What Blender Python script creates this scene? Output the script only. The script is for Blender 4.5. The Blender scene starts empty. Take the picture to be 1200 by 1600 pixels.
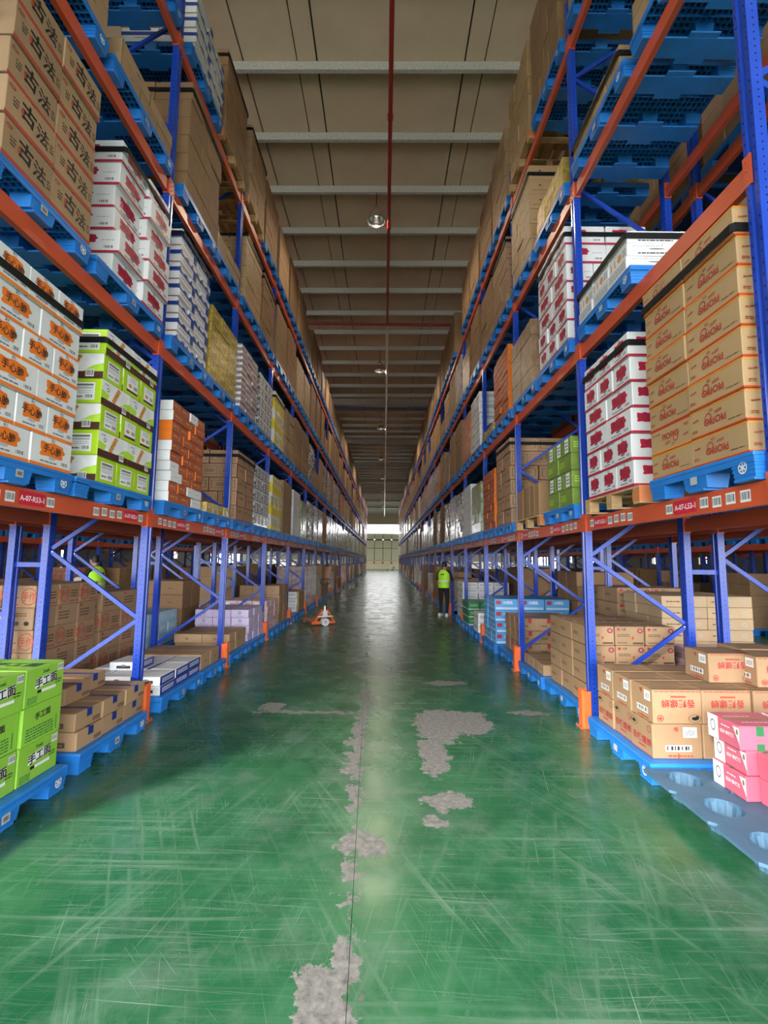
import bpy, bmesh, math, random
from mathutils import Vector, Matrix, Euler

# ------------------------------------------------------------------ scene, camera, light
S = bpy.context.scene
COL = S.collection
random.seed(7)
PI = math.pi

cam_d = bpy.data.cameras.new('camera')
cam = bpy.data.objects.new('camera', cam_d)
COL.objects.link(cam)
cam_d.sensor_fit = 'HORIZONTAL'
cam_d.sensor_width = 36.0
cam_d.lens = 36.0 * 725.14 / 1200.0
cam_d.clip_start = 0.05
cam_d.clip_end = 400
PITCH, YAW, ROLL = 0.1039, -0.0008, -0.0113
cam.matrix_world = (Matrix.Translation((0, 0, 1.75)) @ Matrix.Rotation(-YAW, 4, 'Z')
                    @ Matrix.Rotation(PI / 2 + PITCH, 4, 'X') @ Matrix.Rotation(-ROLL, 4, 'Z'))
S.camera = cam

world = bpy.data.worlds.new('sky')
S.world = world
world.use_nodes = True
bg = world.node_tree.nodes['Background']
bg.inputs[0].default_value = (0.95, 0.975, 1.0, 1)
bg.inputs[1].default_value = 9.2

sun_d = bpy.data.lights.new('sun', 'SUN')
sun_d.energy = 7.6
sun_d.angle = math.radians(8)
sun_d.color = (1.0, 0.95, 0.86)
sun = bpy.data.objects.new('sun', sun_d)
COL.objects.link(sun)
sun.rotation_euler = Vector((0.74, 1.0, -0.57)).to_track_quat('-Z', 'Y').to_euler()


def portal(loc, size, direction):
    d = bpy.data.lights.new('daylight_portal', 'AREA')
    d.shape = 'RECTANGLE'
    d.size, d.size_y = size
    d.cycles.is_portal = True
    o = bpy.data.objects.new('daylight_portal', d)
    COL.objects.link(o)
    o.location = loc
    o.rotation_euler = Vector(direction).to_track_quat('-Z', 'Y').to_euler()


LAMP_FILL = 170.0
S.view_settings.view_transform = 'Standard'
S.view_settings.look = 'None'
S.view_settings.gamma = 1.0
S.view_settings.use_curve_mapping = False
S.view_settings.exposure = 0.52
S.cycles.use_denoising = True
S.cycles.max_bounces = 7
S.cycles.diffuse_bounces = 5
S.cycles.glossy_bounces = 3
S.cycles.transparent_max_bounces = 6
S.cycles.caustics_reflective = False
S.cycles.caustics_refractive = False
S.cycles.sample_clamp_indirect = 6.0

# ------------------------------------------------------------------ site dimensions (metres)
XL, XR = -2.66, 2.27            # aisle-side posts of the two racks along the aisle
RD, GAP = 1.08, 0.38            # rack depth, gap to the rack behind
Y0, PITCH_Y = 2.617, 2.573      # first post row, bay length
BZ = [2.09, 4.08, 6.10, 8.09]   # underside of the beams
BH = 0.15
NB = 26
ROOF = 11.2
FARY = 93.0
LEVEL_WORD = {0: 'floor', 1: 'first beam', 2: 'second beam', 3: 'third beam', 4: 'top beam'}
ORD = ['first', 'second', 'third', 'fourth', 'fifth', 'sixth', 'seventh', 'eighth', 'ninth', 'tenth', 'eleventh', 'twelfth',
       'thirteenth', 'fourteenth', 'fifteenth', 'sixteenth', 'seventeenth', 'eighteenth', 'nineteenth', 'twentieth',
       'twenty-first', 'twenty-second', 'twenty-third', 'twenty-fourth', 'twenty-fifth', 'twenty-sixth', 'twenty-seventh']


def post_y(k):
    return Y0 + PITCH_Y * k


# ------------------------------------------------------------------ materials
MATS = {}


def nodes_of(name):
    m = bpy.data.materials.new(name)
    m.use_nodes = True
    t = m.node_tree
    return m, t, t.nodes['Principled BSDF']


def NN(t, kind, **kw):
    n = t.nodes.new('ShaderNode' + kind)
    for k, v in kw.items():
        if k.startswith('i'):
            n.inputs[int(k[1:])].default_value = v
        else:
            setattr(n, k, v)
    return n


def LK(t, a, b):
    t.links.new(a, b)


def mth(t, op, a, b=None, c=None):
    n = t.nodes.new('ShaderNodeMath')
    n.operation = op
    for i, v in enumerate((a, b, c)):
        if v is None:
            continue
        if isinstance(v, (int, float)):
            n.inputs[i].default_value = v
        else:
            t.links.new(v, n.inputs[i])
    return n.outputs[0]


def mixc(t, fac, a, b):
    n = t.nodes.new('ShaderNodeMix')
    n.data_type = 'RGBA'
    for sock, v in ((n.inputs[0], fac), (n.inputs[6], a), (n.inputs[7], b)):
        if isinstance(v, (int, float)):
            sock.default_value = v
        elif isinstance(v, tuple):
            sock.default_value = (*v[:3], 1)
        else:
            t.links.new(v, sock)
    return n.outputs[2]


def ramp(t, fac, lo, hi):
    n = t.nodes.new('ShaderNodeMapRange')
    t.links.new(fac, n.inputs[0])
    n.inputs[1].default_value = lo
    n.inputs[2].default_value = hi
    return n.outputs[0]


def noise(t, vec, scale, detail=3.0, rough=0.55, out=0):
    n = t.nodes.new('ShaderNodeTexNoise')
    n.inputs['Scale'].default_value = scale
    n.inputs['Detail'].default_value = detail
    n.inputs['Roughness'].default_value = rough
    if vec is not None:
        t.links.new(vec, n.inputs['Vector'])
    return n.outputs[out]


def mat(name, col, rough=0.6, metal=0.0, var=0.10, rnd=0.0, scale=6.0, bump=0.0, bscale=30.0, coat=0.0, spec=None, emit=0.0):
    """Plain procedural material: base colour with soft noise, per-object variation and optional bump."""
    if name in MATS:
        return MATS[name]
    m, t, p = nodes_of(name)
    p.inputs['Roughness'].default_value = rough
    p.inputs['Metallic'].default_value = metal
    if spec is not None:
        p.inputs['Specular IOR Level'].default_value = spec
    if coat:
        p.inputs['Coat Weight'].default_value = coat
        p.inputs['Coat Roughness'].default_value = 0.15
    tc = NN(t, 'TexCoord').outputs['Object']
    f = ramp(t, noise(t, tc, scale), 0.3, 0.7)
    dark = tuple(c * (1 - var) for c in col)
    lite = tuple(min(1, c * (1 + var)) for c in col)
    c = mixc(t, f, dark, lite)
    if rnd:
        oi = NN(t, 'ObjectInfo').outputs['Random']
        hsv = NN(t, 'HueSaturation')
        LK(t, mth(t, 'MULTIPLY_ADD', oi, 2 * rnd, 1 - rnd), hsv.inputs['Value'])
        LK(t, c, hsv.inputs['Color'])
        c = hsv.outputs[0]
    LK(t, c, p.inputs['Base Color'])
    if bump:
        b = NN(t, 'Bump')
        b.inputs['Strength'].default_value = bump
        b.inputs['Distance'].default_value = 0.02
        LK(t, noise(t, tc, bscale, 4), b.inputs['Height'])
        LK(t, b.outputs[0], p.inputs['Normal'])
    if emit:
        p.inputs['Emission Color'].default_value = (*col, 1)
        p.inputs['Emission Strength'].default_value = emit
    MATS[name] = m
    return m


def film_mat(name, col, col2, rough=0.16, scale=9.0, stretch=(3, 3, 0.6), metal=0.0):
    """Printed packs seen through crumpled stretch film."""
    m, t, p = nodes_of(name)
    tc = NN(t, 'TexCoord').outputs['Object']
    mp = NN(t, 'Mapping')
    mp.inputs['Scale'].default_value = stretch
    LK(t, tc, mp.inputs[0])
    n1 = ramp(t, noise(t, tc, scale, 4, 0.6), 0.42, 0.58)
    c = mixc(t, n1, col, col2)
    LK(t, c, p.inputs['Base Color'])
    p.inputs['Roughness'].default_value = 0.45
    p.inputs['Metallic'].default_value = metal
    p.inputs['Coat Weight'].default_value = 0.8
    p.inputs['Coat Roughness'].default_value = rough
    b = NN(t, 'Bump')
    b.inputs['Strength'].default_value = 0.9
    b.inputs['Distance'].default_value = 0.03
    LK(t, noise(t, mp.outputs[0], 7, 5, 0.65), b.inputs['Height'])
    LK(t, b.outputs[0], p.inputs['Normal'])
    LK(t, b.outputs[0], p.inputs['Coat Normal'])
    MATS[name] = m
    return m


mat('kraft', (0.37, 0.23, 0.125), 0.75, rnd=0.10, scale=3.0, var=0.07)
mat('kraft_dark', (0.29, 0.165, 0.08), 0.75, rnd=0.12, scale=3.0, var=0.07)
mat('kraft_pale', (0.52, 0.37, 0.22), 0.75, rnd=0.08, scale=3.0, var=0.05)
mat('kraft_gold', (0.45, 0.285, 0.14), 0.6, rnd=0.07, scale=3.0, var=0.05)
mat('white_card', (0.74, 0.74, 0.75), 0.45, rnd=0.03, var=0.03)
mat('lime_card', (0.43, 0.66, 0.02), 0.4, rnd=0.03, var=0.03)
mat('lime_pale', (0.27, 0.54, 0.055), 0.4, rnd=0.03, var=0.05)
mat('orange_card', (0.80, 0.20, 0.03), 0.4, rnd=0.08, var=0.05)
mat('rust_card', (0.40, 0.095, 0.045), 0.5, rnd=0.08, var=0.12)
mat('pink_card', (0.60, 0.13, 0.20), 0.4, rnd=0.04, var=0.03)
mat('lilac_card', (0.56, 0.47, 0.68), 0.5, rnd=0.05, var=0.03)
mat('rose_card', (0.66, 0.47, 0.50), 0.5, rnd=0.05, var=0.03)
mat('sky_card', (0.09, 0.33, 0.68), 0.4, rnd=0.06, var=0.05)
mat('pale_blue_card', (0.42, 0.62, 0.78), 0.5, rnd=0.06, var=0.05)
mat('green_card', (0.02, 0.20, 0.09), 0.4, rnd=0.06, var=0.05)
mat('olive_card', (0.20, 0.30, 0.06), 0.3, rnd=0.08, var=0.15, coat=0.6)
mat('red_ink', (0.40, 0.02, 0.03), 0.5)
mat('crimson_ink', (0.47, 0.015, 0.05), 0.45)
mat('dull_red_ink', (0.42, 0.06, 0.035), 0.6)
mat('maroon_ink', (0.26, 0.03, 0.05), 0.6)
mat('orange_ink', (0.86, 0.20, 0.02), 0.45)
mat('amber_ink', (0.72, 0.40, 0.06), 0.5)
mat('black_ink', (0.012, 0.012, 0.014), 0.5)
mat('grey_ink', (0.16, 0.16, 0.17), 0.6)
mat('pale_grey_ink', (0.45, 0.46, 0.48), 0.6)
mat('brown_ink', (0.075, 0.022, 0.018), 0.5)
mat('tan_ink', (0.62, 0.27, 0.06), 0.5, var=0.35, scale=40)
mat('white_ink', (0.82, 0.82, 0.82), 0.5)
mat('navy_ink', (0.02, 0.045, 0.27), 0.4)
mat('blue_ink', (0.03, 0.16, 0.62), 0.4)
mat('green_ink', (0.015, 0.16, 0.05), 0.45)
mat('dark_green_ink', (0.015, 0.06, 0.02), 0.45)
mat('lime_ink', (0.45, 0.70, 0.05), 0.45)
mat('yellow_ink', (0.80, 0.62, 0.03), 0.45)
mat('brown_tape', (0.26, 0.15, 0.07), 0.2)
mat('navy_tape', (0.015, 0.035, 0.22), 0.25)
mat('olive_tape', (0.20, 0.20, 0.07), 0.25)
mat('strap', (0.008, 0.008, 0.009), 0.6, spec=0.2)
mat('seam_ink', (0.10, 0.055, 0.03), 0.8)
mat('beam_orange', (0.60, 0.092, 0.035), 0.38, var=0.10, scale=2.0)
mat('guard_orange', (0.88, 0.15, 0.035), 0.4, var=0.06)
mat('rack_blue', (0.012, 0.054, 0.40), 0.30, var=0.12, scale=1.5)
mat('bolt_steel', (0.55, 0.55, 0.56), 0.3, 0.9)
mat('pallet_blue', (0.020, 0.20, 0.63), 0.42, var=0.10, rnd=0.08, bump=0.05)
mat('pallet_shade', (0.006, 0.045, 0.15), 0.6, var=0.3, scale=30)
mat('pallet_faded', (0.060, 0.145, 0.24), 0.6, var=0.14, rnd=0.03, bump=0.1)
mat('pallet_wood', (0.50, 0.31, 0.15), 0.75, var=0.20, rnd=0.12, scale=9, bump=0.15)
mat('pallet_stain', (0.62, 0.20, 0.07), 0.7, var=0.15, rnd=0.05)
mat('label_white', (0.80, 0.80, 0.80), 0.4, var=0.02)
mat('label_red', (0.62, 0.02, 0.05), 0.4, var=0.03)
mat('roof_panel', (0.68, 0.52, 0.37), 0.7, var=0.07, scale=1.3, bump=0.02)
mat('roof_dark', (0.06, 0.05, 0.045), 0.9)
mat('galvanised', (0.60, 0.60, 0.56), 0.42, 0.35, var=0.14, scale=22)
mat('pipe_red', (0.33, 0.022, 0.020), 0.35, var=0.08)
mat('pipe_pale_glare', (0.72, 0.68, 0.62), 0.4)
mat('steel_paint', (0.42, 0.36, 0.30), 0.5)
mat('steel_blue', (0.05, 0.07, 0.17), 0.45)
mat('aluminium', (0.75, 0.75, 0.76), 0.22, 1.0, var=0.04)
mat('dark_plastic', (0.02, 0.02, 0.022), 0.5)
mat('wall_cream', (0.66, 0.58, 0.40), 0.7, var=0.05)
mat('wall_panel', (0.55, 0.52, 0.36), 0.6, var=0.04)
mat('wall_grey', (0.55, 0.55, 0.53), 0.8, var=0.05)
mat('trim_dark', (0.16, 0.13, 0.10), 0.6)
mat('bulb', (1.0, 0.93, 0.8), 0.4, emit=0.7)
mat('asphalt', (0.27, 0.265, 0.25), 0.9)
mat('wall_shaded', (0.20, 0.19, 0.17), 0.9, var=0.05)  # side wall grey darkened to hold the gloom along the racks
mat('wall_cream_dim', (0.30, 0.23, 0.16), 0.8, var=0.06)
mat('jack_orange', (0.72, 0.16, 0.04), 0.4)
mat('hivis', (0.50, 0.95, 0.03), 0.6, var=0.05, bump=0.2, bscale=14)
mat('hivis_band', (0.72, 0.75, 0.70), 0.3)
mat('skin', (0.50, 0.28, 0.19), 0.55)
mat('hair', (0.012, 0.010, 0.010), 0.5)
mat('cloth_black', (0.013, 0.013, 0.017), 0.85, bump=0.2)
mat('paper', (0.8, 0.8, 0.8), 0.6)
mat('rubber_white', (0.70, 0.70, 0.70), 0.5)
film_mat('gold_film', (0.66, 0.50, 0.07), (0.40, 0.26, 0.06), 0.12, metal=0.45)
film_mat('mauve_film', (0.34, 0.25, 0.25), (0.52, 0.40, 0.41), 0.10, stretch=(5, 5, 1.6))
film_mat('silver_film', (0.55, 0.50, 0.46), (0.16, 0.13, 0.12), 0.07, metal=0.5, stretch=(5, 5, 1.6))
film_mat('grey_film', (0.22, 0.19, 0.17), (0.34, 0.29, 0.24), 0.15)
film_mat('amber_film', (0.55, 0.17, 0.06), (0.66, 0.26, 0.11), 0.14)
film_mat('olive_film', (0.20, 0.24, 0.08), (0.36, 0.38, 0.20), 0.14)
film_mat('dark_film', (0.05, 0.05, 0.06), (0.50, 0.50, 0.52), 0.12, scale=14)
film_mat('brown_film', (0.24, 0.14, 0.075), (0.33, 0.20, 0.11), 0.25)


def post_material():
    m, t, p = nodes_of('rack_blue_slotted')
    tc = NN(t, 'TexCoord').outputs['Object']
    sep = NN(t, 'SeparateXYZ')
    LK(t, tc, sep.inputs[0])
    fz = mth(t, 'FRACT', mth(t, 'DIVIDE', sep.outputs[2], 0.075))
    inz = mth(t, 'LESS_THAN', fz, 0.24)
    ay = mth(t, 'ABSOLUTE', sep.outputs[1])
    iny = mth(t, 'MULTIPLY', mth(t, 'GREATER_THAN', ay, 0.031), mth(t, 'LESS_THAN', ay, 0.038))
    nrm = NN(t, 'SeparateXYZ')
    g = NN(t, 'NewGeometry')
    LK(t, g.outputs['True Normal'], nrm.inputs[0])
    face = mth(t, 'GREATER_THAN', mth(t, 'ABSOLUTE', nrm.outputs[0]), 0.8)
    hole_f = mth(t, 'MULTIPLY', mth(t, 'MULTIPLY', inz, iny), face)
    ax = mth(t, 'ABSOLUTE', mth(t, 'SUBTRACT', sep.outputs[0], 0.0))
    side = mth(t, 'GREATER_THAN', mth(t, 'ABSOLUTE', nrm.outputs[1]), 0.8)
    inx = mth(t, 'LESS_THAN', ax, 0.005)
    fz2 = mth(t, 'LESS_THAN', mth(t, 'FRACT', mth(t, 'DIVIDE', sep.outputs[2], 0.05)), 0.22)
    hole_s = mth(t, 'MULTIPLY', mth(t, 'MULTIPLY', inx, fz2), side)
    hole = mth(t, 'MAXIMUM', hole_f, hole_s)
    n1 = ramp(t, noise(t, tc, 2.5), 0.3, 0.7)
    base = mixc(t, n1, (0.010, 0.046, 0.36), (0.015, 0.062, 0.45))
    LK(t, mixc(t, hole, base, (0.004, 0.006, 0.02)), p.inputs['Base Color'])
    p.inputs['Roughness'].default_value = 0.24
    MATS['rack_blue_slotted'] = m


post_material()


def floor_material():
    m, t, p = nodes_of('green_epoxy')
    pos = NN(t, 'NewGeometry').outputs['Position']
    big = ramp(t, noise(t, pos, 0.7, 4), 0.32, 0.68)
    base = mixc(t, big, (0.011, 0.076, 0.033), (0.021, 0.124, 0.050))
    mid = ramp(t, noise(t, pos, 4.0, 5, 0.6), 0.45, 0.75)
    base = mixc(t, mth(t, 'MULTIPLY', mid, 0.55), base, (0.058, 0.175, 0.095))
    # fine tyre and fork scratches: noise stretched along several headings
    total = None
    for ang, sx, sy, lo, hi, w in ((-12, 1.0, 110, 0.63, 0.78, 0.42), (22, 1.2, 130, 0.63, 0.78, 0.4), (86, 0.8, 120, 0.61, 0.78, 0.42), (93, 1.2, 160, 0.61, 0.78, 0.4),
                                   (48, 1.8, 140, 0.66, 0.78, 0.3), (-52, 2.0, 140, 0.66, 0.78, 0.26), (90, 0.5, 22, 0.54, 0.84, 0.26), (28, 0.6, 20, 0.56, 0.86, 0.22), (-20, 0.7, 14, 0.56, 0.86, 0.20)):
        mp = NN(t, 'Mapping', vector_type='TEXTURE')
        mp.inputs['Rotation'].default_value = (0, 0, math.radians(ang))
        mp.inputs['Scale'].default_value = (1 / sy, 1 / sx, 1)
        mp.inputs['Location'].default_value = (ang * 0.37, ang * 0.11, 0)
        LK(t, pos, mp.inputs[0])
        s = mth(t, 'MULTIPLY', ramp(t, noise(t, mp.outputs[0], 1.0, 3, 0.6), lo, hi), w)
        total = s if total is None else mth(t, 'MAXIMUM', total, s)
    gate = ramp(t, noise(t, pos, 1.1, 2), 0.30, 0.62)
    scr = mth(t, 'MULTIPLY', total, gate)
    base = mixc(t, scr, base, (0.58, 0.66, 0.60))
    # dull dusty film, its grey also standing in for the ceiling's reflection
    dust_haze = ramp(t, noise(t, pos, 1.7, 6, 0.7), 0.50, 0.82)
    base = mixc(t, mth(t, 'MULTIPLY', dust_haze, 0.6), base, (0.16, 0.20, 0.18))
    # places where the paint has come off and the concrete shows
    wob = NN(t, 'VectorMath', operation='MULTIPLY_ADD')
    nv = noise(t, pos, 6.5, 8, 0.7, out=1)
    LK(t, nv, wob.inputs[0])
    wob.inputs[1].default_value = (0.46, 0.46, 0)
    LK(t, pos, wob.inputs[2])
    off = NN(t, 'VectorMath', operation='SUBTRACT')
    LK(t, wob.outputs[0], off.inputs[0])
    off.inputs[1].default_value = (0.23, 0.23, 0)
    sep = NN(t, 'SeparateXYZ')
    LK(t, off.outputs[0], sep.inputs[0])
    worn = None
    for x, y, rx, ry in ((0.49, 3.60, 0.20, 0.12), (0.34, 3.33, 0.075, 0.07), (-0.11, 3.09, 0.15, 0.12), (-0.24, 2.03, 0.11, 0.17), (-0.17, 2.26, 0.035, 0.13),
                         (-0.31, 2.14, 0.07, 0.045), (-0.21, 3.62, 0.05, 0.22), (-0.24, 4.75, 0.07, 0.80), (0.60, 5.15, 0.24, 0.45), (0.95, 5.25, 0.22, 0.33),
                         (0.47, 4.42, 0.13, 0.42), (0.78, 5.55, 0.40, 0.12), (-0.9, 5.56, 0.6, 0.05), (-1.3, 5.75, 0.14, 0.16), (0.9, 6.9, 0.3, 0.12),
                         (-0.18, 2.62, 0.035, 0.04), (1.72, 5.62, 0.25, 0.07), (-0.19, 5.9, 0.05, 0.5)):
        dx = mth(t, 'DIVIDE', mth(t, 'SUBTRACT', sep.outputs[0], x), rx)
        dy = mth(t, 'DIVIDE', mth(t, 'SUBTRACT', sep.outputs[1], y), ry)
        d = mth(t, 'ADD', mth(t, 'MULTIPLY', dx, dx), mth(t, 'MULTIPLY', dy, dy))
        worn = d if worn is None else mth(t, 'MINIMUM', worn, d)
    sp = NN(t, 'SeparateXYZ')
    LK(t, pos, sp.inputs[0])
    # chipped edge of the long joint
    jx = mth(t, 'ABSOLUTE', mth(t, 'ADD', sep.outputs[0], mth(t, 'MULTIPLY_ADD', sp.outputs[1], 0.0265, 0.073)))
    jm = mth(t, 'MULTIPLY', mth(t, 'LESS_THAN', jx, 0.035), mth(t, 'GREATER_THAN', noise(t, pos, 3.3, 3), 0.53))
    jm2 = mth(t, 'LESS_THAN', jx, 0.006)
    isworn = mth(t, 'MAXIMUM', mth(t, 'LESS_THAN', mth(t, 'MULTIPLY_ADD', noise(t, pos, 11.0, 6, 0.7), 2.4, mth(t, 'SUBTRACT', worn, 1.25)), 1.0), mth(t, 'MAXIMUM', jm, jm2))
    near_joint = mth(t, 'LESS_THAN', sp.outputs[1], 11.0)
    isworn = mth(t, 'MULTIPLY', isworn, mth(t, 'MAXIMUM', near_joint, mth(t, 'LESS_THAN', worn, 1.0)))
    conc = mixc(t, ramp(t, noise(t, pos, 26, 6, 0.7), 0.3, 0.7), (0.075, 0.075, 0.072), (0.25, 0.245, 0.235))
    LK(t, mixc(t, isworn, base, conc), p.inputs['Base Color'])
    r = mth(t, 'MULTIPLY_ADD', ramp(t, noise(t, pos, 2.2, 5, 0.65), 0.3, 0.7), 0.16, 0.17)
    r = mth(t, 'ADD', r, mth(t, 'MULTIPLY', scr, 0.25))
    r = mth(t, 'MAXIMUM', r, mth(t, 'MULTIPLY', isworn, 0.62))
    LK(t, r, p.inputs['Roughness'])
    p.inputs['Specular IOR Level'].default_value = 0.5
    b = NN(t, 'Bump')
    b.inputs['Strength'].default_value = 0.25
    b.inputs['Distance'].default_value = 0.008
    hgt = mth(t, 'ADD', mth(t, 'MULTIPLY', noise(t, pos, 3.0, 6, 0.7), 1.0), mth(t, 'MULTIPLY', isworn, -0.35))
    LK(t, hgt, b.inputs['Height'])
    LK(t, b.outputs[0], p.inputs['Normal'])
    MATS['green_epoxy'] = m


floor_material()


# ------------------------------------------------------------------ mesh building
class MB:
    """Collects shapes, then builds ONE mesh."""

    def __init__(self):
        self.v, self.f, self.m, self.slots = [], [], [], []

    def slot(self, name):
        if name not in self.slots:
            self.slots.append(name)
        return self.slots.index(name)

    def add(self, vs, fs, mt):
        n = len(self.v)
        s = self.slot(mt)
        self.v += [tuple(a) for a in vs]
        for f in fs:
            self.f.append([n + i for i in f])
            self.m.append(s)

    def box(self, x0, x1, y0, y1, z0, z1, mt):
        vs = [(x0, y0, z0), (x1, y0, z0), (x1, y1, z0), (x0, y1, z0), (x0, y0, z1), (x1, y0, z1), (x1, y1, z1), (x0, y1, z1)]
        fs = [(0, 3, 2, 1), (4, 5, 6, 7), (0, 1, 5, 4), (1, 2, 6, 5), (2, 3, 7, 6), (3, 0, 4, 7)]
        self.add(vs, fs, mt)

    def cbox(self, x0, x1, y0, y1, z0, z1, c, mt):
        """Box with chamfered edges (24 vertices)."""
        vs, idx = [], {}
        for i, (sx, sy, sz) in enumerate([(a, b, d) for a in (0, 1) for b in (0, 1) for d in (0, 1)]):
            X, Y, Z = (x0, x1)[sx], (y0, y1)[sy], (z0, z1)[sz]
            ix, iy, iz = X + (c if sx == 0 else -c), Y + (c if sy == 0 else -c), Z + (c if sz == 0 else -c)
            for ax, p in enumerate(((X, iy, iz), (ix, Y, iz), (ix, iy, Z))):
                idx[(sx, sy, sz, ax)] = len(vs)
                vs.append(p)
        fs = []
        for s in (0, 1):
            fs.append([idx[(s, a, b, 0)] for a, b in ((0, 0), (1, 0), (1, 1), (0, 1))][::1 if s else -1])
            fs.append([idx[(a, s, b, 1)] for a, b in ((0, 0), (1, 0), (1, 1), (0, 1))][::-1 if s else 1])
            fs.append([idx[(a, b, s, 2)] for a, b in ((0, 0), (1, 0), (1, 1), (0, 1))][::1 if s else -1])
        for a in (0, 1):
            for b in (0, 1):
                fs.append([idx[(a, b, 0, 0)], idx[(a, b, 0, 1)], idx[(a, b, 1, 1)], idx[(a, b, 1, 0)]][::1 if a == b else -1])
                fs.append([idx[(a, 0, b, 0)], idx[(a, 0, b, 2)], idx[(a, 1, b, 2)], idx[(a, 1, b, 0)]][::-1 if a == b else 1])
                fs.append([idx[(0, a, b, 1)], idx[(0, a, b, 2)], idx[(1, a, b, 2)], idx[(1, a, b, 1)]][::1 if a == b else -1])
                for d in (0, 1):
                    fs.append([idx[(a, b, d, 0)], idx[(a, b, d, 1)], idx[(a, b, d, 2)]][::-1 if (a + b + d) % 2 else 1])
        self.add(vs, fs, mt)

    def tube(self, a, b, r, mt, n=10, r2=None, caps=True):
        a, b = Vector(a), Vector(b)
        d = (b - a).normalized()
        q = d.to_track_quat('Z', 'Y')
        r2 = r if r2 is None else r2
        vs = []
        for c, rr in ((a, r), (b, r2)):
            for i in range(n):
                an = 2 * PI * i / n
                vs.append(c + q @ Vector((rr * math.cos(an), rr * math.sin(an), 0)))
        fs = [(i, (i + 1) % n, n + (i + 1) % n, n + i) for i in range(n)]
        if caps:
            fs += [tuple(range(n))[::-1], tuple(range(n, 2 * n))]
        self.add(vs, fs, mt)

    def bar(self, a, b, w, h, mt, up=(0, 0, 1)):
        """Rectangular bar from a to b, w across, h along up."""
        a, b, up = Vector(a), Vector(b), Vector(up)
        d = (b - a).normalized()
        s = d.cross(up).normalized()
        u = s.cross(d).normalized()
        vs = []
        for c in (a, b):
            for sw, sh in ((-1, -1), (1, -1), (1, 1), (-1, 1)):
                vs.append(c + s * (w / 2 * sw) + u * (h / 2 * sh))
        self.add(vs, [(0, 1, 2, 3), (7, 6, 5, 4), (0, 4, 5, 1), (1, 5, 6, 2), (2, 6, 7, 3), (3, 7, 4, 0)], mt)

    def extrude(self, prof, fn0, fn1, mt):
        """Prism between two placements of a 2D profile."""
        n = len(prof)
        vs = [fn0(*q) for q in prof] + [fn1(*q) for q in prof]
        fs = [(i, (i + 1) % n, n + (i + 1) % n, n + i) for i in range(n)]
        fs += [tuple(range(n))[::-1], tuple(range(n, 2 * n))]
        self.add(vs, fs, mt)

    def lathe(self, prof, mt, n=20, c=(0, 0, 0)):
        vs, fs = [], []
        for r, z in prof:
            for i in range(n):
                a = 2 * PI * i / n
                vs.append((c[0] + r * math.cos(a), c[1] + r * math.sin(a), c[2] + z))
        for k in range(len(prof) - 1):
            for i in range(n):
                j = (i + 1) % n
                fs.append((k * n + i, k * n + j, (k + 1) * n + j, (k + 1) * n + i))
        self.add(vs, fs, mt)

    def mesh(self, name, smooth=False, fix=True):
        me = bpy.data.meshes.new(name)
        me.from_pydata(self.v, [], self.f)
        for s in self.slots:
            me.materials.append(MATS[s])
        me.polygons.foreach_set('material_index', self.m)
        if smooth:
            me.polygons.foreach_set('use_smooth', [True] * len(self.f))
        if fix:
            bm = bmesh.new()
            bm.from_mesh(me)
            bmesh.ops.recalc_face_normals(bm, faces=bm.faces)
            bm.to_mesh(me)
            bm.free()
        me.update()
        return me

    def build(self, name, parent=None, smooth=False, fix=True, loc=None):
        return link(name, self.mesh(name, smooth, fix), parent, loc)


def link(name, data, parent=None, loc=None, rz=0.0):
    o = bpy.data.objects.new(name, data)
    COL.objects.link(o)
    if parent is not None:
        o.parent = parent
    if loc is not None:
        o.location = loc
    if rz:
        o.rotation_euler = (0, 0, rz)
    return o


def tag(o, label=None, cat=None, group=None, kind=None):
    for k, v in (('label', label), ('category', cat), ('group', group), ('kind', kind)):
        if v:
            o[k] = v
    return o


def copy_tree(o, parent=None):
    c = o.copy()
    COL.objects.link(c)
    c.parent = parent
    for ch in o.children:
        copy_tree(ch, c)
    return c


# ------------------------------------------------------------------ flat print: glyphs and shapes on a carton face
GLYPH = {}


def glyphs(s, bold=0.016):
    """Triangles of a word in the built-in font, one unit high, centred."""
    if s not in GLYPH:
        c = bpy.data.curves.new('word', 'FONT')
        c.body = s
        c.resolution_u = 2
        c.offset = bold
        o = bpy.data.objects.new('word', c)
        COL.objects.link(o)
        dg = bpy.context.evaluated_depsgraph_get()
        me = bpy.data.meshes.new_from_object(o.evaluated_get(dg))
        vs = [v.co.copy() for v in me.vertices]
        fs = [tuple(p.vertices) for p in me.polygons]
        x0, x1 = min(v.x for v in vs), max(v.x for v in vs)
        y0, y1 = min(v.y for v in vs), max(v.y for v in vs)
        h = y1 - y0
        vs = [((v.x - (x0 + x1) / 2) / h, (v.y - (y0 + y1) / 2) / h) for v in vs]
        GLYPH[s] = (vs, fs, (x1 - x0) / h)
        bpy.data.objects.remove(o)
        bpy.data.curves.remove(c)
        bpy.data.meshes.remove(me)
    return GLYPH[s]


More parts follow.
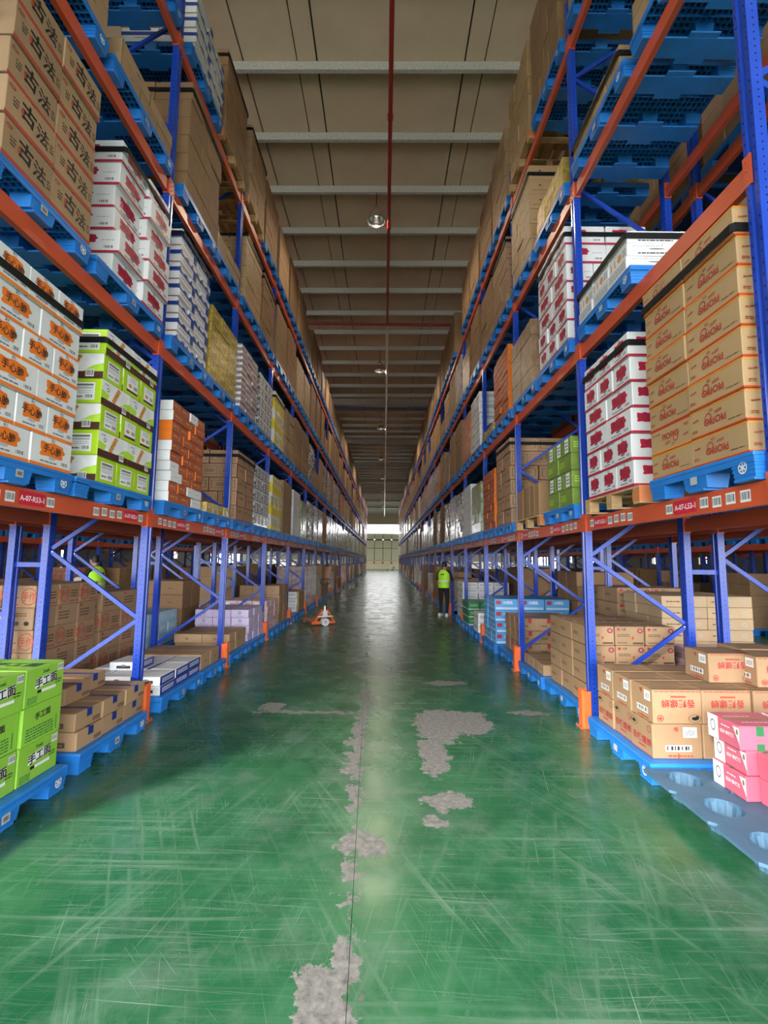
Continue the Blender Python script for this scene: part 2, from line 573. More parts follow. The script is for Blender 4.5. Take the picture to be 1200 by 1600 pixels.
def face_shapes(mb, shapes, w, h, place, base=0.0012):
    """shapes in fractions of the face; place(u, v, lift) gives the 3D point (u, v in metres from the lower left corner)."""
    for k, s in enumerate(shapes):
        lift = base + 0.0005 * k
        kind = s[0]
        if kind == 'r':
            _, u0, v0, u1, v1, mt = s
            mb.add([place(u0 * w, v0 * h, lift), place(u1 * w, v0 * h, lift), place(u1 * w, v1 * h, lift), place(u0 * w, v1 * h, lift)], [(0, 1, 2, 3)], mt)
        elif kind == 'p':
            _, pts, mt = s
            mb.add([place(u * w, v * h, lift) for u, v in pts], [tuple(range(len(pts)))], mt)
        elif kind in ('e', 'o'):
            _, cu, cv, ru, rv, mt = s[:6]
            n = 16
            pts = [(cu * w + ru * h * math.cos(2 * PI * i / n), cv * h + rv * h * math.sin(2 * PI * i / n)) for i in range(n)]
            if kind == 'e':
                mb.add([place(u, v, lift) for u, v in pts], [tuple(range(n))], mt)
            else:
                th = s[6] if len(s) > 6 else 0.72
                inn = [(cu * w + (u - cu * w) * th, cv * h + (v - cv * h) * th) for u, v in pts]
                mb.add([place(u, v, lift) for u, v in pts + inn], [(i, (i + 1) % n, n + (i + 1) % n, n + i) for i in range(n)], mt)
        elif kind == 'b':
            # a wavy cloud-edged badge
            _, cu, cv, wu, hv, mt = s
            n = 36
            pts = []
            for i in range(n):
                a = 2 * PI * i / n
                ca, sa = math.cos(a), math.sin(a)
                q = 1.0 / max(abs(ca), abs(sa), 0.001) ** 0.75 * (1 + 0.07 * math.sin(5 * a + 1.0) + 0.05 * math.cos(8 * a))
                pts.append((cu * w + wu * w / 2 * ca * q, cv * h + hv * h / 2 * sa * q))
            mb.add([place(u, v, lift) for u, v in pts], [tuple(range(n))], mt)
        elif kind == 't':
            _, txt, cu, cv, th, mt = s[:6]
            rot = s[6] if len(s) > 6 else 0
            sx = s[7] if len(s) > 7 else 1.0
            vs, fs, asp = glyphs(txt, s[8] if len(s) > 8 else 0.016)
            sc = th * h
            wmax = 0.92 * w
            if abs(rot) < 1 or abs(rot) > 170:
                if asp * sc * sx > wmax:
                    sx *= wmax / (asp * sc * sx)
            ca, sa = math.cos(math.radians(rot)), math.sin(math.radians(rot))
            pts = []
            for x, y in vs:
                x, y = x * sc * sx, y * sc
                pts.append(place(cu * w + x * ca - y * sa, cv * h + x * sa + y * ca, lift))
            mb.add(pts, fs, mt)
        elif kind == 'code':
            # bar code: white patch with dark bars
            _, u0, v0, u1, v1 = s[:5]
            mb.add([place(u0 * w, v0 * h, lift), place(u1 * w, v0 * h, lift), place(u1 * w, v1 * h, lift), place(u0 * w, v1 * h, lift)], [(0, 1, 2, 3)], 'label_white')
            n = 7
            du = (u1 - u0) / (n * 2 + 1)
            for i in range(n):
                a = u0 + du * (1 + 2 * i) + (0.2 * du if i % 3 else -0.2 * du)
                b = a + du * (1.2 if i % 2 else 0.8)
                c0, c1 = v0 + 0.2 * (v1 - v0), v1 - 0.15 * (v1 - v0)
                mb.add([place(a * w, c0 * h, lift + 0.0004), place(b * w, c0 * h, lift + 0.0004), place(b * w, c1 * h, lift + 0.0004), place(a * w, c1 * h, lift + 0.0004)], [(0, 1, 2, 3)], 'black_ink')
        elif kind == 'lines':
            # rows of small illegible print, as thin dashes
            _, u0, v0, u1, v1, rows, mt = s
            rr = random.Random(rows * 31 + int(u0 * 100))
            dv = (v1 - v0) / rows
            for i in range(rows):
                u = u0
                while u < u1 - 0.01:
                    l = min(rr.uniform(0.03, 0.12), u1 - u)
                    a, b = v0 + dv * (i + 0.25), v0 + dv * (i + 0.7)
                    mb.add([place(u * w, a * h, lift), place((u + l) * w, a * h, lift), place((u + l) * w, b * h, lift), place(u * w, b * h, lift)], [(0, 1, 2, 3)], mt)
                    u += l + 0.015


# ------------------------------------------------------------------ the building
def build_floor():
    mb = MB()
    mb.box(-27, 27, -9, FARY + 1, -0.20, -0.012, 'wall_grey')
    f = tag(mb.build('floor'), kind='structure')
    jx = lambda y: -0.073 - 0.0265 * min(y, 12.5)
    rows = [-9, -1.3, 5.57, 12.5, 19.4, 26.3, 33.2, 40.1, 47.0, 53.9, 60.8, 67.7, 74.6, 81.5, 88.4, FARY + 1]
    g = 0.0015
    for a, b in zip(rows[:-1], rows[1:]):
        for side in (0, 1):
            for q in ((0, 6.2), (6.2, 13.0), (13.0, 27)):
                def X(y, v):
                    return jx(y) + (-v if side == 0 else v)
                xs = [X(a, q[0] if q[0] else g), X(a, q[1] - g), X(b, q[1] - g), X(b, q[0] if q[0] else g)]
                if q[1] == 27:
                    xs[1] = xs[2] = -27 if side == 0 else 27
                mb = MB()
                vs = [(xs[0], a + g, -0.02), (xs[1], a + g, -0.02), (xs[2], b - g, -0.02), (xs[3], b - g, -0.02)]
                vs += [(x, y, 0.0) for x, y, _ in vs]
                mb.add(vs, [(0, 1, 2, 3), (7, 6, 5, 4), (0, 4, 5, 1), (1, 5, 6, 2), (2, 6, 7, 3), (3, 7, 4, 0)], 'green_epoxy')
                mb.build('floor_slab', f)


def build_roof():
    # slopes a little across the aisle
    sl = 0.011
    root = MB()
    zz = lambda x: ROOF + 0.16 + sl * x
    RE = FARY + 0.3
    root.add([(-27, -9, zz(-27) + .1), (27, -9, zz(27) + .1), (27, RE, zz(27) + .1), (-27, RE, zz(-27) + .1),
              (-27, -9, zz(-27) + .16), (27, -9, zz(27) + .16), (27, RE, zz(27) + .16), (-27, RE, zz(-27) + .16)],
             [(0, 3, 2, 1), (4, 5, 6, 7), (0, 1, 5, 4), (1, 2, 6, 5), (2, 3, 7, 6), (3, 0, 4, 7)], 'roof_dark')
    c = tag(root.build('ceiling'), kind='structure')
    # roof sheets: strips with dark open joints
    edges = [-27, -20, -13, -8.55, -7.12, -5.69, -4.26, -2.83, -1.78, -1.40, 0.03, 1.46, 1.84, 2.89, 4.32, 5.75, 7.18, 8.61, 13, 20, 27]
    for a, b in zip(edges[:-1], edges[1:]):
        g = 0.016 if abs(a + 1.78) > .01 else 0.006
        h = 0.016 if abs(b - 1.84) > .01 else 0.006
        mb = MB()
        x0, x1 = a + g, b - h
        for y0, y1 in ((-9, RE),):
            vs = [(x0, y0, zz(x0)), (x1, y0, zz(x1)), (x1, y1, zz(x1)), (x0, y1, zz(x0))]
            vs += [(x, y, z + 0.07) for x, y, z in vs]
            mb.add(vs, [(0, 3, 2, 1), (4, 5, 6, 7), (0, 1, 5, 4), (1, 2, 6, 5), (2, 3, 7, 6), (3, 0, 4, 7)], 'roof_panel')
        mb.build('roof_panel', c)
    # purlins, 1.5 m apart
    prof = [(0, 0), (0.075, 0), (0.075, 0.02), (0.012, 0.02), (0.012, 0.16), (0.075, 0.16), (0.075, 0.18), (0, 0.18)]
    mb = MB()
    mb.extrude(prof, lambda a, b: (-27, a, b), lambda a, b: (27, a, b), 'galvanised')
    me = mb.mesh('purlin')
    y = 8.02 - 1.5 * 11
    while y < FARY:
        o = link('purlin', me, c, (0, y, ROOF - 0.03))
        o.rotation_euler = (0, -sl, 0)
        y += 1.5
    # rafters across the hall
    for y in (26.4, 35.4, 44.4, 53.4, 62.4, 71.4, 80.4, 89.4):
        mb = MB()
        mb.box(-27, 27, y - 0.10, y + 0.10, ROOF - 0.42, ROOF - 0.40, 'steel_paint')
        mb.box(-27, 27, y - 0.006, y + 0.006, ROOF - 0.40, ROOF - 0.04, 'steel_paint')
        mb.build('rafter', c)
    return c


def build_walls():
    # far wall with a long window strip, ribbed panels below
    w = MB()
    w.box(-27, 27, FARY, FARY + 0.3, -0.02, 1.68, 'wall_cream')
    w.box(-27, 27, FARY + 0.05, FARY + 0.3, 1.68, 6.9, 'trim_dark')
    w.box(-27, 27, FARY, FARY + 0.3, 8.95, ROOF + 0.6, 'wall_cream_dim')  # cream wall above the window, its dimness put into the colour
    w.box(-27, 27, FARY, FARY + 0.3, 6.85, 7.08, 'wall_cream')
    wf = tag(w.build('wall_far'), kind='structure')
    xs = [-0.2 + 1.72 * i for i in range(-5, 6)]
    for i in range(len(xs) - 1):
        for z0, z1 in ((1.74, 4.10), (4.20, 5.68), (5.95, 6.85)):
            mb = MB()
            mb.cbox(xs[i] + 0.06, xs[i + 1] - 0.06, FARY - 0.02, FARY + 0.06, z0, z1, 0.015, 'wall_panel')
            mb.build('wall_panel', wf)
    for i in range(2, 9):
        mb = MB()
        mb.cbox(xs[i] - 0.14, xs[i] + 0.14, FARY - 0.16, FARY, 1.10, 1.50, 0.03, 'dull_red_ink')
        mb.build('dock_bumper', wf)
        mb = MB()
        mb.lathe([(0.01, 0.3), (0.06, 0.3), (0.16, 0.1), (0.2, 0.0)], 'aluminium', 12, (xs[i], FARY - 0.35, 5.72))
        mb.build('wall_lamp_shade', wf)
    win = MB()
    for x in range(-27, 27, 3):
        win.box(x - 0.02, x + 0.02, FARY + 0.1, FARY + 0.2, 7.08, 8.95, 'label_white')
    win.box(-27, 27, FARY + 0.1, FARY + 0.2, 7.08, 7.13, 'label_white')
    win.box(-27, 27, FARY + 0.1, FARY + 0.2, 8.88, 8.95, 'label_white')
    tag(win.build('window_1'), kind='structure')
    for s in (-1, 1):
        # side walls: a solid plinth, window gaps and wall above
        mb = MB()
        x0, x1 = (-27.3, -27) if s < 0 else (27, 27.3)
        # small windows along the racks, unseen tall openings added to light the far wall
        mb.box(x0, x1, -9, 72, 2.7, ROOF + 0.5, 'wall_shaded')
        mb.box(x0, x1, -9, 72, -0.02, 1.7, 'wall_shaded')
        mb.box(x0, x1, 72, FARY, 6.5, ROOF + 0.5, 'wall_grey')
        mb.box(x0, x1, 89, FARY, -0.02, 6.5, 'wall_grey')
        y = -9
        while y < 72:
            mb.box(x0, x1, y, min(y + 6.0, 72), 1.7, 2.7, 'wall_shaded')
            y += 7.0
        portal((x0 + 0.15, 80.5, 3.25), (17, 6.5), (-s, 0, 0))
        tag(mb.build('wall_left' if s < 0 else 'wall_right'), kind='structure')
    # entrance end behind the camera: a wide tall loading opening
    mb = MB()
    mb.box(-27, 27, -9.3, -9, DOOR_TOP, ROOF + 0.5, 'wall_grey')
    mb.box(-6.3, DOOR_HALF, -9.3, -9, LOW_TOP, DOOR_TOP, 'wall_grey')  # unseen lintel lowered to keep the sun off the right floor stacks
    mb.box(-27, -DOOR_HALF, -9.3, -9, -0.02, DOOR_TOP, 'wall_grey')
    mb.box(DOOR_HALF, 27, -9.3, -9, -0.02, DOOR_TOP, 'wall_grey')
    tag(mb.build('wall_near'), kind='structure')
    mb = MB()
    mb.box(-60, 60, -60, 120, -0.4, -0.21, 'asphalt')
    tag(mb.build('ground'), kind='structure')
    portal(((DOOR_HALF - 6.3) / 2, -9.1, LOW_TOP / 2), (DOOR_HALF + 6.3, LOW_TOP), (0, 1, 0))
    portal(((-DOOR_HALF - 6.3) / 2, -9.1, DOOR_TOP / 2), (DOOR_HALF - 6.3, DOOR_TOP), (0, 1, 0))
    portal((0, FARY + 0.22, 8.0), (54, 1.8), (0, -1, 0))


DOOR_TOP, LOW_TOP, DOOR_HALF = 8.2, 6.4, 16.0
build_floor()
CEIL = build_roof()
build_walls()


# ------------------------------------------------------------------ overhead: sprinkler pipes and high-bay lamps
def build_pipes():
    z = 10.35
    root = link('sprinkler_pipe', None, None, (0.03, 6, z))
    tag(root, 'long dark red sprinkler main running under the roof above the aisle', 'pipe')
    mb = MB()
    mb.tube((0, -14.0, 0), (0, 10.2, 0), 0.042, 'pipe_red', 12)
    mb.build('pipe_run', root)
    for y in (-4.0, 2.2, 5.2, 8.2):
        m2 = MB()
        m2.tube((0, y - 0.06, 0), (0, y + 0.06, 0), 0.055, 'pipe_red', 12)
        m2.tube((0, y, 0.03), (0, y, 0.80), 0.008, 'bolt_steel', 6)
        m2.build('coupling', root)
    m2 = MB()
    m2.tube((-6.6, 10.2, 0.0), (6.6, 10.2, 0.0), 0.055, 'pipe_red', 12)
    m2.build('branch_pipe', root)
    c = link('pale_far_pipe', None, None, (0.03, 16.4, z))  # pale colour stands for light reflecting off the farther pipe
    tag(c, 'long pale pipe continuing along the roof beyond the red cross pipe', 'pipe')
    mb = MB()
    mb.tube((0, 0, 0), (0, 74, 0), 0.05, 'pipe_pale_glare', 10)
    mb.build('pipe_run', c)
    for y in range(4, 54, 6):
        m2 = MB()
        m2.tube((0, y - 0.05, 0), (0, y + 0.05, 0), 0.065, 'pipe_pale_glare', 10)
        m2.tube((0, y, 0.03), (0, y, 0.80), 0.01, 'bolt_steel', 6)
        m2.build('coupling', c)
    mb = MB()
    mb.tube((-6.6, 26.0, 10.45), (6.6, 26.0, 10.45), 0.075, 'steel_blue', 12)
    tag(mb.build('cross_pipe'), 'dark blue pipe crossing the hall high above the middle of the aisle', 'pipe')


def lamp_proto():
    root = link('high_bay_lamp', None)
    mb = MB()
    mb.lathe([(0.0, 1.10), (0.010, 1.10), (0.010, 0.47), (0.030, 0.46), (0.030, 0.42)], 'dark_plastic', 8)
    mb.build('hanger_rod', root, smooth=True)
    mb = MB()
    mb.lathe([(0.0, 0.43), (0.060, 0.43), (0.072, 0.40), (0.072, 0.30), (0.050, 0.27), (0.0, 0.27)], 'aluminium', 18)
    mb.build('ballast_housing', root, smooth=True)
    mb = MB()
    mb.lathe([(0.062, 0.29), (0.11, 0.275), (0.165, 0.22), (0.195, 0.15), (0.21, 0.08), (0.225, 0.02), (0.235, 0.0), (0.228, 0.0),
              (0.215, 0.025), (0.20, 0.08), (0.185, 0.15), (0.155, 0.215), (0.10, 0.265), (0.06, 0.275)], 'aluminium', 26)
    mb.build('reflector', root, smooth=True)
    mb = MB()
    mb.lathe([(0.0, 0.14), (0.025, 0.145), (0.045, 0.17), (0.042, 0.20), (0.03, 0.24), (0.02, 0.27)], 'bulb', 14)
    mb.build('bulb', root, smooth=True)
    return root


def build_lamps():
    proto = lamp_proto()
    used = False
    words = ['nearest', 'second', 'third', 'fourth', 'fifth', 'sixth', 'seventh', 'eighth']
    for ai, ax in enumerate((-0.29, -7.3, 6.9)):
        for k in range(8):
            y = 11.05 + 9.4 * k
            o = proto if not used else copy_tree(proto)
            used = True
            o.location = (ax, y, 10.36)
            where = ('over the aisle', 'over the far left aisle', 'over the far right aisle')[ai]
            tag(o, f'{words[k]} bell-shaped metal high-bay lamp hanging {where}', 'lamp', 'high-bay lamps')
            d = bpy.data.lights.new('lamp_fill', 'SPOT')  # fill light added in each lamp to brighten the deep aisles
            d.energy = LAMP_FILL
            d.color = (1.0, 0.82, 0.60)
            d.spot_size = math.radians(160)
            d.spot_blend = 0.5
            d.shadow_soft_size = 0.05
            lo = bpy.data.objects.new('lamp_fill', d)
            COL.objects.link(lo)
            lo.parent = o
            lo.location = (0, 0, 0.07)


build_pipes()
build_lamps()

# ------------------------------------------------------------------ pallet racks
SHARED = {}


def post_mesh(s, H):
    key = ('post', s, H)
    if key not in SHARED:
        mb = MB()
        # omega section: groove on the aisle face (aisle is at -s in x)
        P = [(-0.04, -0.05), (-0.04, -0.020), (-0.026, -0.014), (-0.026, 0.014), (-0.04, 0.020), (-0.04, 0.05), (0.034, 0.05), (0.04, 0.03), (0.04, -0.03), (0.034, -0.05)]
        mb.extrude(P, lambda a, b: (a * s, b, 0), lambda a, b: (a * s, b, H), 'rack_blue_slotted')
        SHARED[key] = mb.mesh('post')
    return SHARED[key]


def plate_mesh():
    if 'plate' not in SHARED:
        mb = MB()
        mb.cbox(-0.075, 0.075, -0.075, 0.075, 0, 0.008, 0.002, 'rack_blue')
        for a in (-1, 1):
            mb.tube((a * 0.055, 0.06, 0.004), (a * 0.055, 0.06, 0.03), 0.010, 'bolt_steel', 6)
        SHARED['plate'] = mb.mesh('foot_plate')
    return SHARED['plate']


def brace_nodes(s, H):
    z = 0.34
    side = 1 if s < 0 else 0        # 1 = rear first
    out = []
    while z < H - 0.1:
        out.append((side, z))
        side ^= 1
        z += 0.74
    return out


def upright_frame(rack, xa, s, y, H, detail):
    fr = link('upright_frame', None, rack, (xa, y, 0))
    nodes = brace_nodes(s, H)
    fx = lambda q: s * (0.045 if q == 0 else RD - 0.045)
    if detail:
        for x in (0, s * RD):
            link('post', post_mesh(s if x == 0 else -s, H), fr, (x, 0, 0))
            link('foot_plate', plate_mesh(), fr, (x, 0, 0))
        for (q0, z0), (q1, z1) in zip(nodes[:-1], nodes[1:]):
            mb = MB()
            mb.bar((fx(q0), 0, z0 + 0.02), (fx(q1), 0, z1 - 0.02), 0.03, 0.042, 'rack_blue')
            mb.tube((fx(q1) - s * 0.01, -0.022, z1 - 0.015), (fx(q1) - s * 0.01, 0.022, z1 - 0.015), 0.009, 'bolt_steel', 6)
            mb.build('brace', fr)
        mb = MB()
        mb.bar((fx(0), 0, 0.26), (fx(1), 0, 0.26), 0.03, 0.042, 'rack_blue')
        mb.build('brace', fr)
    else:
        mb = MB()
        for x in (0, s * RD):
            mb.box(x - 0.04, x + 0.04, -0.05, 0.05, 0, H, 'rack_blue')
        for (q0, z0), (q1, z1) in zip(nodes[:-1], nodes[1:]):
            mb.bar((fx(q0), 0, z0 + 0.02), (fx(q1), 0, z1 - 0.02), 0.03, 0.042, 'rack_blue')
        mb.build('frame_tubes', fr)
    return fr


def beam_shape(mb, s, y=0.0, x=0.0, z=0.0):
    """One beam along y centred at y, aisle face towards -s; z is the underside of its connectors."""
    L = PITCH_Y / 2 - 0.055
    P = [(-0.025, 0.012), (-0.025, 0.158), (0.008, 0.158), (0.008, 0.125), (0.025, 0.125), (0.025, 0.012)]
    mb.extrude(P, lambda a, b: (x + a * s, y - L, z + b), lambda a, b: (x + a * s, y + L, z + b), 'beam_orange')
    for e in (-1, 1):
        ye = y + e * (PITCH_Y / 2)
        mb.box(x - s * 0.036 - 0.006, x - s * 0.036 + 0.006, min(ye - e * 0.001, ye - e * 0.062), max(ye - e * 0.001, ye - e * 0.062), z, z + 0.20, 'beam_orange')
        mb.box(x - 0.036, x + 0.036, min(ye - e * 0.053, ye - e * 0.060), max(ye - e * 0.053, ye - e * 0.060), z, z + 0.20, 'beam_orange')
        for k in (0.04, 0.10, 0.16):
            mb.tube((x - s * 0.040, ye - e * 0.030, z + k), (x - s * 0.050, ye - e * 0.030, z + k), 0.008, 'beam_orange', 6)


def beam_mesh(s):
    if ('beam', s) not in SHARED:
        mb = MB()
        beam_shape(mb, s)
        SHARED[('beam', s)] = mb.mesh('beam')
    return SHARED[('beam', s)]


def shelf_labels(beam, s, bay, side_letter):
    """Red location plate and white bar-code stickers on the aisle face of a first-level beam."""
    xf = -s * 0.0262
    for slot in (0, 1):
        num = 53 - (2 * bay + slot) if slot == 0 else 53 - (2 * bay + slot)
        yc = (-0.46, 0.90)[slot]
        sgn = 1
        def place_at(y, w, h, z):
            # lower-left corner as seen from the aisle
            if s < 0:
                return lambda u, v, l: (xf - s * l, y - w / 2 + u, z + v)
            return lambda u, v, l: (xf - s * l, y + w / 2 - u, z + v)
        mb = MB()
        face_shapes(mb, [('r', 0, 0, 1, 1, 'label_red'), ('t', f'A-07-{side_letter}{num}-1', 0.5, 0.5, 0.42, 'white_ink')], 0.26, 0.10,
                    place_at(yc, 0.26, 0.10, 0.035), 0.001)
        mb.build('location_plate', beam, fix=False)
        codes = [yc - 0.21 - 0.125 * i for i in range(4)] + [yc + 0.19]
        for c in codes:
            mb = MB()
            dz = random.uniform(-0.008, 0.008)
            face_shapes(mb, [('code', 0, 0, 1, 1)], 0.085, 0.075, place_at(c, 0.085, 0.075, 0.045 + dz), 0.001)
            mb.build('barcode_sticker', beam, fix=False)


def build_rack(label, xa, s, k0, k1, levels=4, detail_to=7, parts_to=14, letters=None, H=8.85):
    rack = link('pallet_rack', None, None, (xa, post_y(k0), 0))
    tag(rack, label, 'pallet rack', 'pallet racks')
    base = Vector(rack.location)
    for k in range(k0, k1 + 1):
        fr = upright_frame(rack, 0, s, post_y(k) - base.y, H, k <= detail_to)
    far = MB()
    for b in range(k0, k1):
        yc = (post_y(b) + post_y(b + 1)) / 2 - base.y
        for li in range(levels):
            for row, xx, ss in ((0, 0.0, s), (1, s * RD, -s)):
                if b < parts_to:
                    o = link('beam', beam_mesh(ss), rack, (xx, yc, BZ[li]))
                    if row == 0 and li == 0 and letters and b < 6:
                        shelf_labels(o, s, b, letters)
                else:
                    beam_shape(far, ss, yc, xx, BZ[li])
    if far.v:
        tag(far.build('distant_beams', rack), kind='stuff')
    return rack


rackL = build_rack('blue and orange pallet rack along the left side of the aisle', XL, -1, 0, NB, 4, 6, 13, 'R')
rackR = build_rack('blue and orange pallet rack along the right side of the aisle', XR, 1, 0, NB, 4, 6, 13, 'L')
XL2, XR2 = XL - (RD + GAP), XR + (RD + GAP)
rackL2 = build_rack('pallet rack back to back behind the left aisle rack', XL2, -1, 0, 14, 4, 4, 9)
rackR2 = build_rack('pallet rack back to back behind the right aisle rack', XR2, 1, 0, 14, 4, 4, 9)
XL3, XR3 = XL2 - RD - 4.3, XR2 + RD + 4.3
rackL3 = build_rack('pallet rack across the next aisle to the left', XL3, -1, 0, 13, 2, 0, 13)
rackR3 = build_rack('pallet rack across the next aisle to the right', XR3, 1, 0, 13, 2, 0, 13)
for s, x3, nm in ((-1, XL3, 'left'), (1, XR3, 'right')):
    build_rack(f'dim pallet rack behind the {nm} rack of the next aisle', x3 + s * (RD + GAP), s, 0, 13, 2, -1, 0)
    build_rack(f'dim pallet rack two aisles away to the {nm}', x3 + s * (2 * RD + GAP + 4.3), s, 0, 13, 2, -1, 0)
# short spacers tie the back-to-back frames together
for s, xa, rk in ((-1, XL, rackL), (1, XR, rackR)):
    for k in range(0, 8):
        for z in (1.66, 5.2):
            mb = MB()
            y = post_y(k) - post_y(0)
            mb.bar((s * (RD + 0.04), y, z), (s * (RD + GAP - 0.04), y, z), 0.04, 0.05, 'rack_blue')
            mb.build('spacer_bar', rk)


# column guards on the floor in front of the posts
def guard_proto(s):
    """Bent orange steel plate with a rounded top."""
    mb = MB()
    T, W, D, Hh = 0.006, 0.13, 0.09, 0.42
    prof = [(-W / 2, D), (-W / 2, 0.02), (-W / 2 + 0.02, 0.0), (W / 2 - 0.02, 0.0), (W / 2, 0.02), (W / 2, D)]
    outer = [(y, x) for y, x in prof]
    inner = [(y * 0.9, x + T) for y, x in prof][::-1]
    ring = outer + inner

    def top(y):
        return Hh - 0.05 * (abs(y) / (W / 2)) ** 2
    vs = [(-s * (0.10) + s * x, y, 0.0) for y, x in ring] + [(-s * 0.10 + s * x, y, top(y)) for y, x in ring]
    n = len(ring)
    fs = [(i, (i + 1) % n, n + (i + 1) % n, n + i) for i in range(n)]
    h = n // 2
    for base, rev in ((0, False), (n, True)):
        for i in range(h - 1):
            q = (base + i, base + i + 1, base + n - 2 - i, base + n - 1 - i)
            fs.append(q[::-1] if rev else q)
    mb.add(vs, fs, 'guard_orange')
    mb.box(-s * 0.10 - 0.03, -s * 0.10 + 0.03, -0.07, 0.07, 0, 0.008, 'guard_orange')
    me = mb.mesh('post_guard')
    bolt = MB()
    bolt.tube((-s * 0.125, 0.04, 0.006), (-s * 0.125, 0.04, 0.03), 0.010, 'bolt_steel', 6)
    bolt.tube((-s * 0.125, -0.04, 0.006), (-s * 0.125, -0.04, 0.03), 0.010, 'bolt_steel', 6)
    bm = bolt.mesh('anchor_bolt')
    return me, bm


for s, xa, nm in ((-1, XL, 'left'), (1, XR, 'right')):
    gm, bm = guard_proto(s)
    for k in range(1, 12):
        o = link('post_guard', gm, None, (xa - s * 0.035, post_y(k), 0))
        link('anchor_bolt', bm, o)
        tag(o, f'orange steel guard at the foot of the {ORD[k - 1]} visible post, {nm} rack', 'post guard', 'orange post guards')
# ------------------------------------------------------------------ pallets
def pallet_meshes(dx, dy, h=0.17, cmat='pallet_blue'):
    key = ('pallet', dx, dy, h, cmat)
    if key in SHARED:
        return SHARED[key]
    a, b = dx / 2, dy / 2
    deck = MB()
    deck.cbox(-a, a, -b, b, h - 0.030, h, 0.006, cmat)
    deck.box(-a + 0.02, a - 0.02, -b + 0.02, b - 0.02, h - 0.031, h - 0.0295, 'dark_plastic')  # dark sheet paints the shade inside the rib cells
    n = 21
    for i in range(n):
        q = 0.066 if i % 5 == 0 else 0.055
        x = -a + 0.006 + (dx - 0.012) * i / (n - 1)
        deck.box(x - 0.005, x + 0.005, -b + 0.004, b - 0.004, h - q, h - 0.030, cmat)
        y = -b + 0.006 + (dy - 0.012) * i / (n - 1)
        deck.box(-a + 0.004, a - 0.004, y - 0.005, y + 0.005, h - q, h - 0.030, cmat)

    def foot(mb, cx, cy, wx, wy, corner=False):
        top, bot, t = h - 0.028, 0.016, 0.014
        vs = []
        for z, k in ((bot, t), (top, 0)):
            for sx, sy in ((-1, -1), (1, -1), (1, 1), (-1, 1)):
                vs.append((cx + sx * (wx / 2 - k), cy + sy * (wy / 2 - k), z))
        mb.add(vs, [(0, 3, 2, 1), (4, 5, 6, 7), (0, 1, 5, 4), (1, 2, 6, 5), (2, 3, 7, 6), (3, 0, 4, 7)], cmat)
        if corner:
            for k in range(4):
                z = 0.035 + k * 0.026
                q = 0.011 - k * 0.003
                mb.box(cx - wx / 2 + q - 0.003, cx + wx / 2 - q + 0.003, cy - wy / 2 + q - 0.003, cy + wy / 2 - q + 0.003, z, z + 0.010, cmat)
    corner, mid, far = MB(), MB(), MB()
    foot(corner, 0, 0, 0.17, 0.19, True)
    foot(mid, 0, 0, 0.17, 0.25)
    runner = MB()
    runner.cbox(-a + 0.01, a - 0.01, -0.085, 0.085, 0.0, 0.018, 0.004, cmat)
    runner.cbox(-0.13, 0.13, -0.13, 0.13, 0.001, 0.017, 0.004, cmat)
    spots = [(sx * (a - 0.087), sy * (b - (0.097 if sy else 0)), bool(sx and sy), sy) for sx in (-1, 0, 1) for sy in (-1, 0, 1)]
    # plain one-mesh version for distant pallets
    far.box(-a, a, -b, b, h - 0.05, h, cmat)
    far.box(-a + 0.03, a - 0.03, -b + 0.03, b - 0.03, h - 0.0515, h - 0.05, 'pallet_shade')  # darker blue sheet paints the shade under the deck
    for x, y, c, sy in spots:
        wy = 0.19 if sy else 0.25
        far.box(x - 0.085, x + 0.085, y - wy / 2, y + wy / 2, 0, h - 0.045, cmat)
    logo = MB()
    face_shapes(logo, [('o', 0.5, 0.5, 0.42, 0.46, 'label_white', 0.78), ('r', 0.45, 0.1, 0.55, 0.9, 'label_white'),
                       ('p', [(0.12, 0.30), (0.2, 0.22), (0.88, 0.70), (0.8, 0.78)], 'label_white'), ('p', [(0.12, 0.70), (0.2, 0.78), (0.88, 0.30), (0.8, 0.22)], 'label_white')],
                0.085, 0.085, lambda u, v, l: (0, u, v), 0)
    sticker = MB()
    face_shapes(sticker, [('r', 0, 0, 1, 1, 'pale_grey_ink'), ('r', 0.2, 0.25, 0.8, 0.75, 'grey_ink')], 0.07, 0.055, lambda u, v, l: (l * 2, u, v), 0)
    SHARED[key] = dict(deck=deck.mesh('deck'), corner=corner.mesh('foot'), mid=mid.mesh('foot'), runner=runner.mesh('runner'), far=far.mesh('pallet'),
                       logo=logo.mesh('printed_logo', fix=False), sticker=sticker.mesh('sticker', fix=False), spots=spots)
    return SHARED[key]


def blue_pallet(xf, s, y0, y1, z, label, detail, depth=1.06, runners=True):
    """xf: aisle-side edge; the pallet reaches depth metres to the s side."""
    dy = round(y1 - y0, 2)
    P = pallet_meshes(round(depth, 2), dy)
    loc = (xf + s * depth / 2, (y0 + y1) / 2, z)
    if not detail:
        o = link('plastic_pallet', P['far'], None, loc)
        return tag(o, label, 'pallet', 'blue plastic pallets')
    o = link('plastic_pallet', None, None, loc)
    link('deck', P['deck'], o)
    for x, y, c, sy in P['spots']:
        f = link('foot', P['corner'] if c else P['mid'], o, (x, y, 0))
        if x * s < -0.1:
            if c and sy == -s * -1 * -1:
                link('printed_logo', P['logo'], f, (-s * 0.086, -0.045, 0.04))
            if sy == 0:
                link('sticker', P['sticker'], f, (-s * 0.0865, -0.035, 0.05))
    if runners:
        for sy in (-1, 0, 1):
            link('runner', P['runner'], o, (0, sy * (dy / 2 - 0.1), 0))
    return tag(o, label, 'pallet', 'blue plastic pallets')


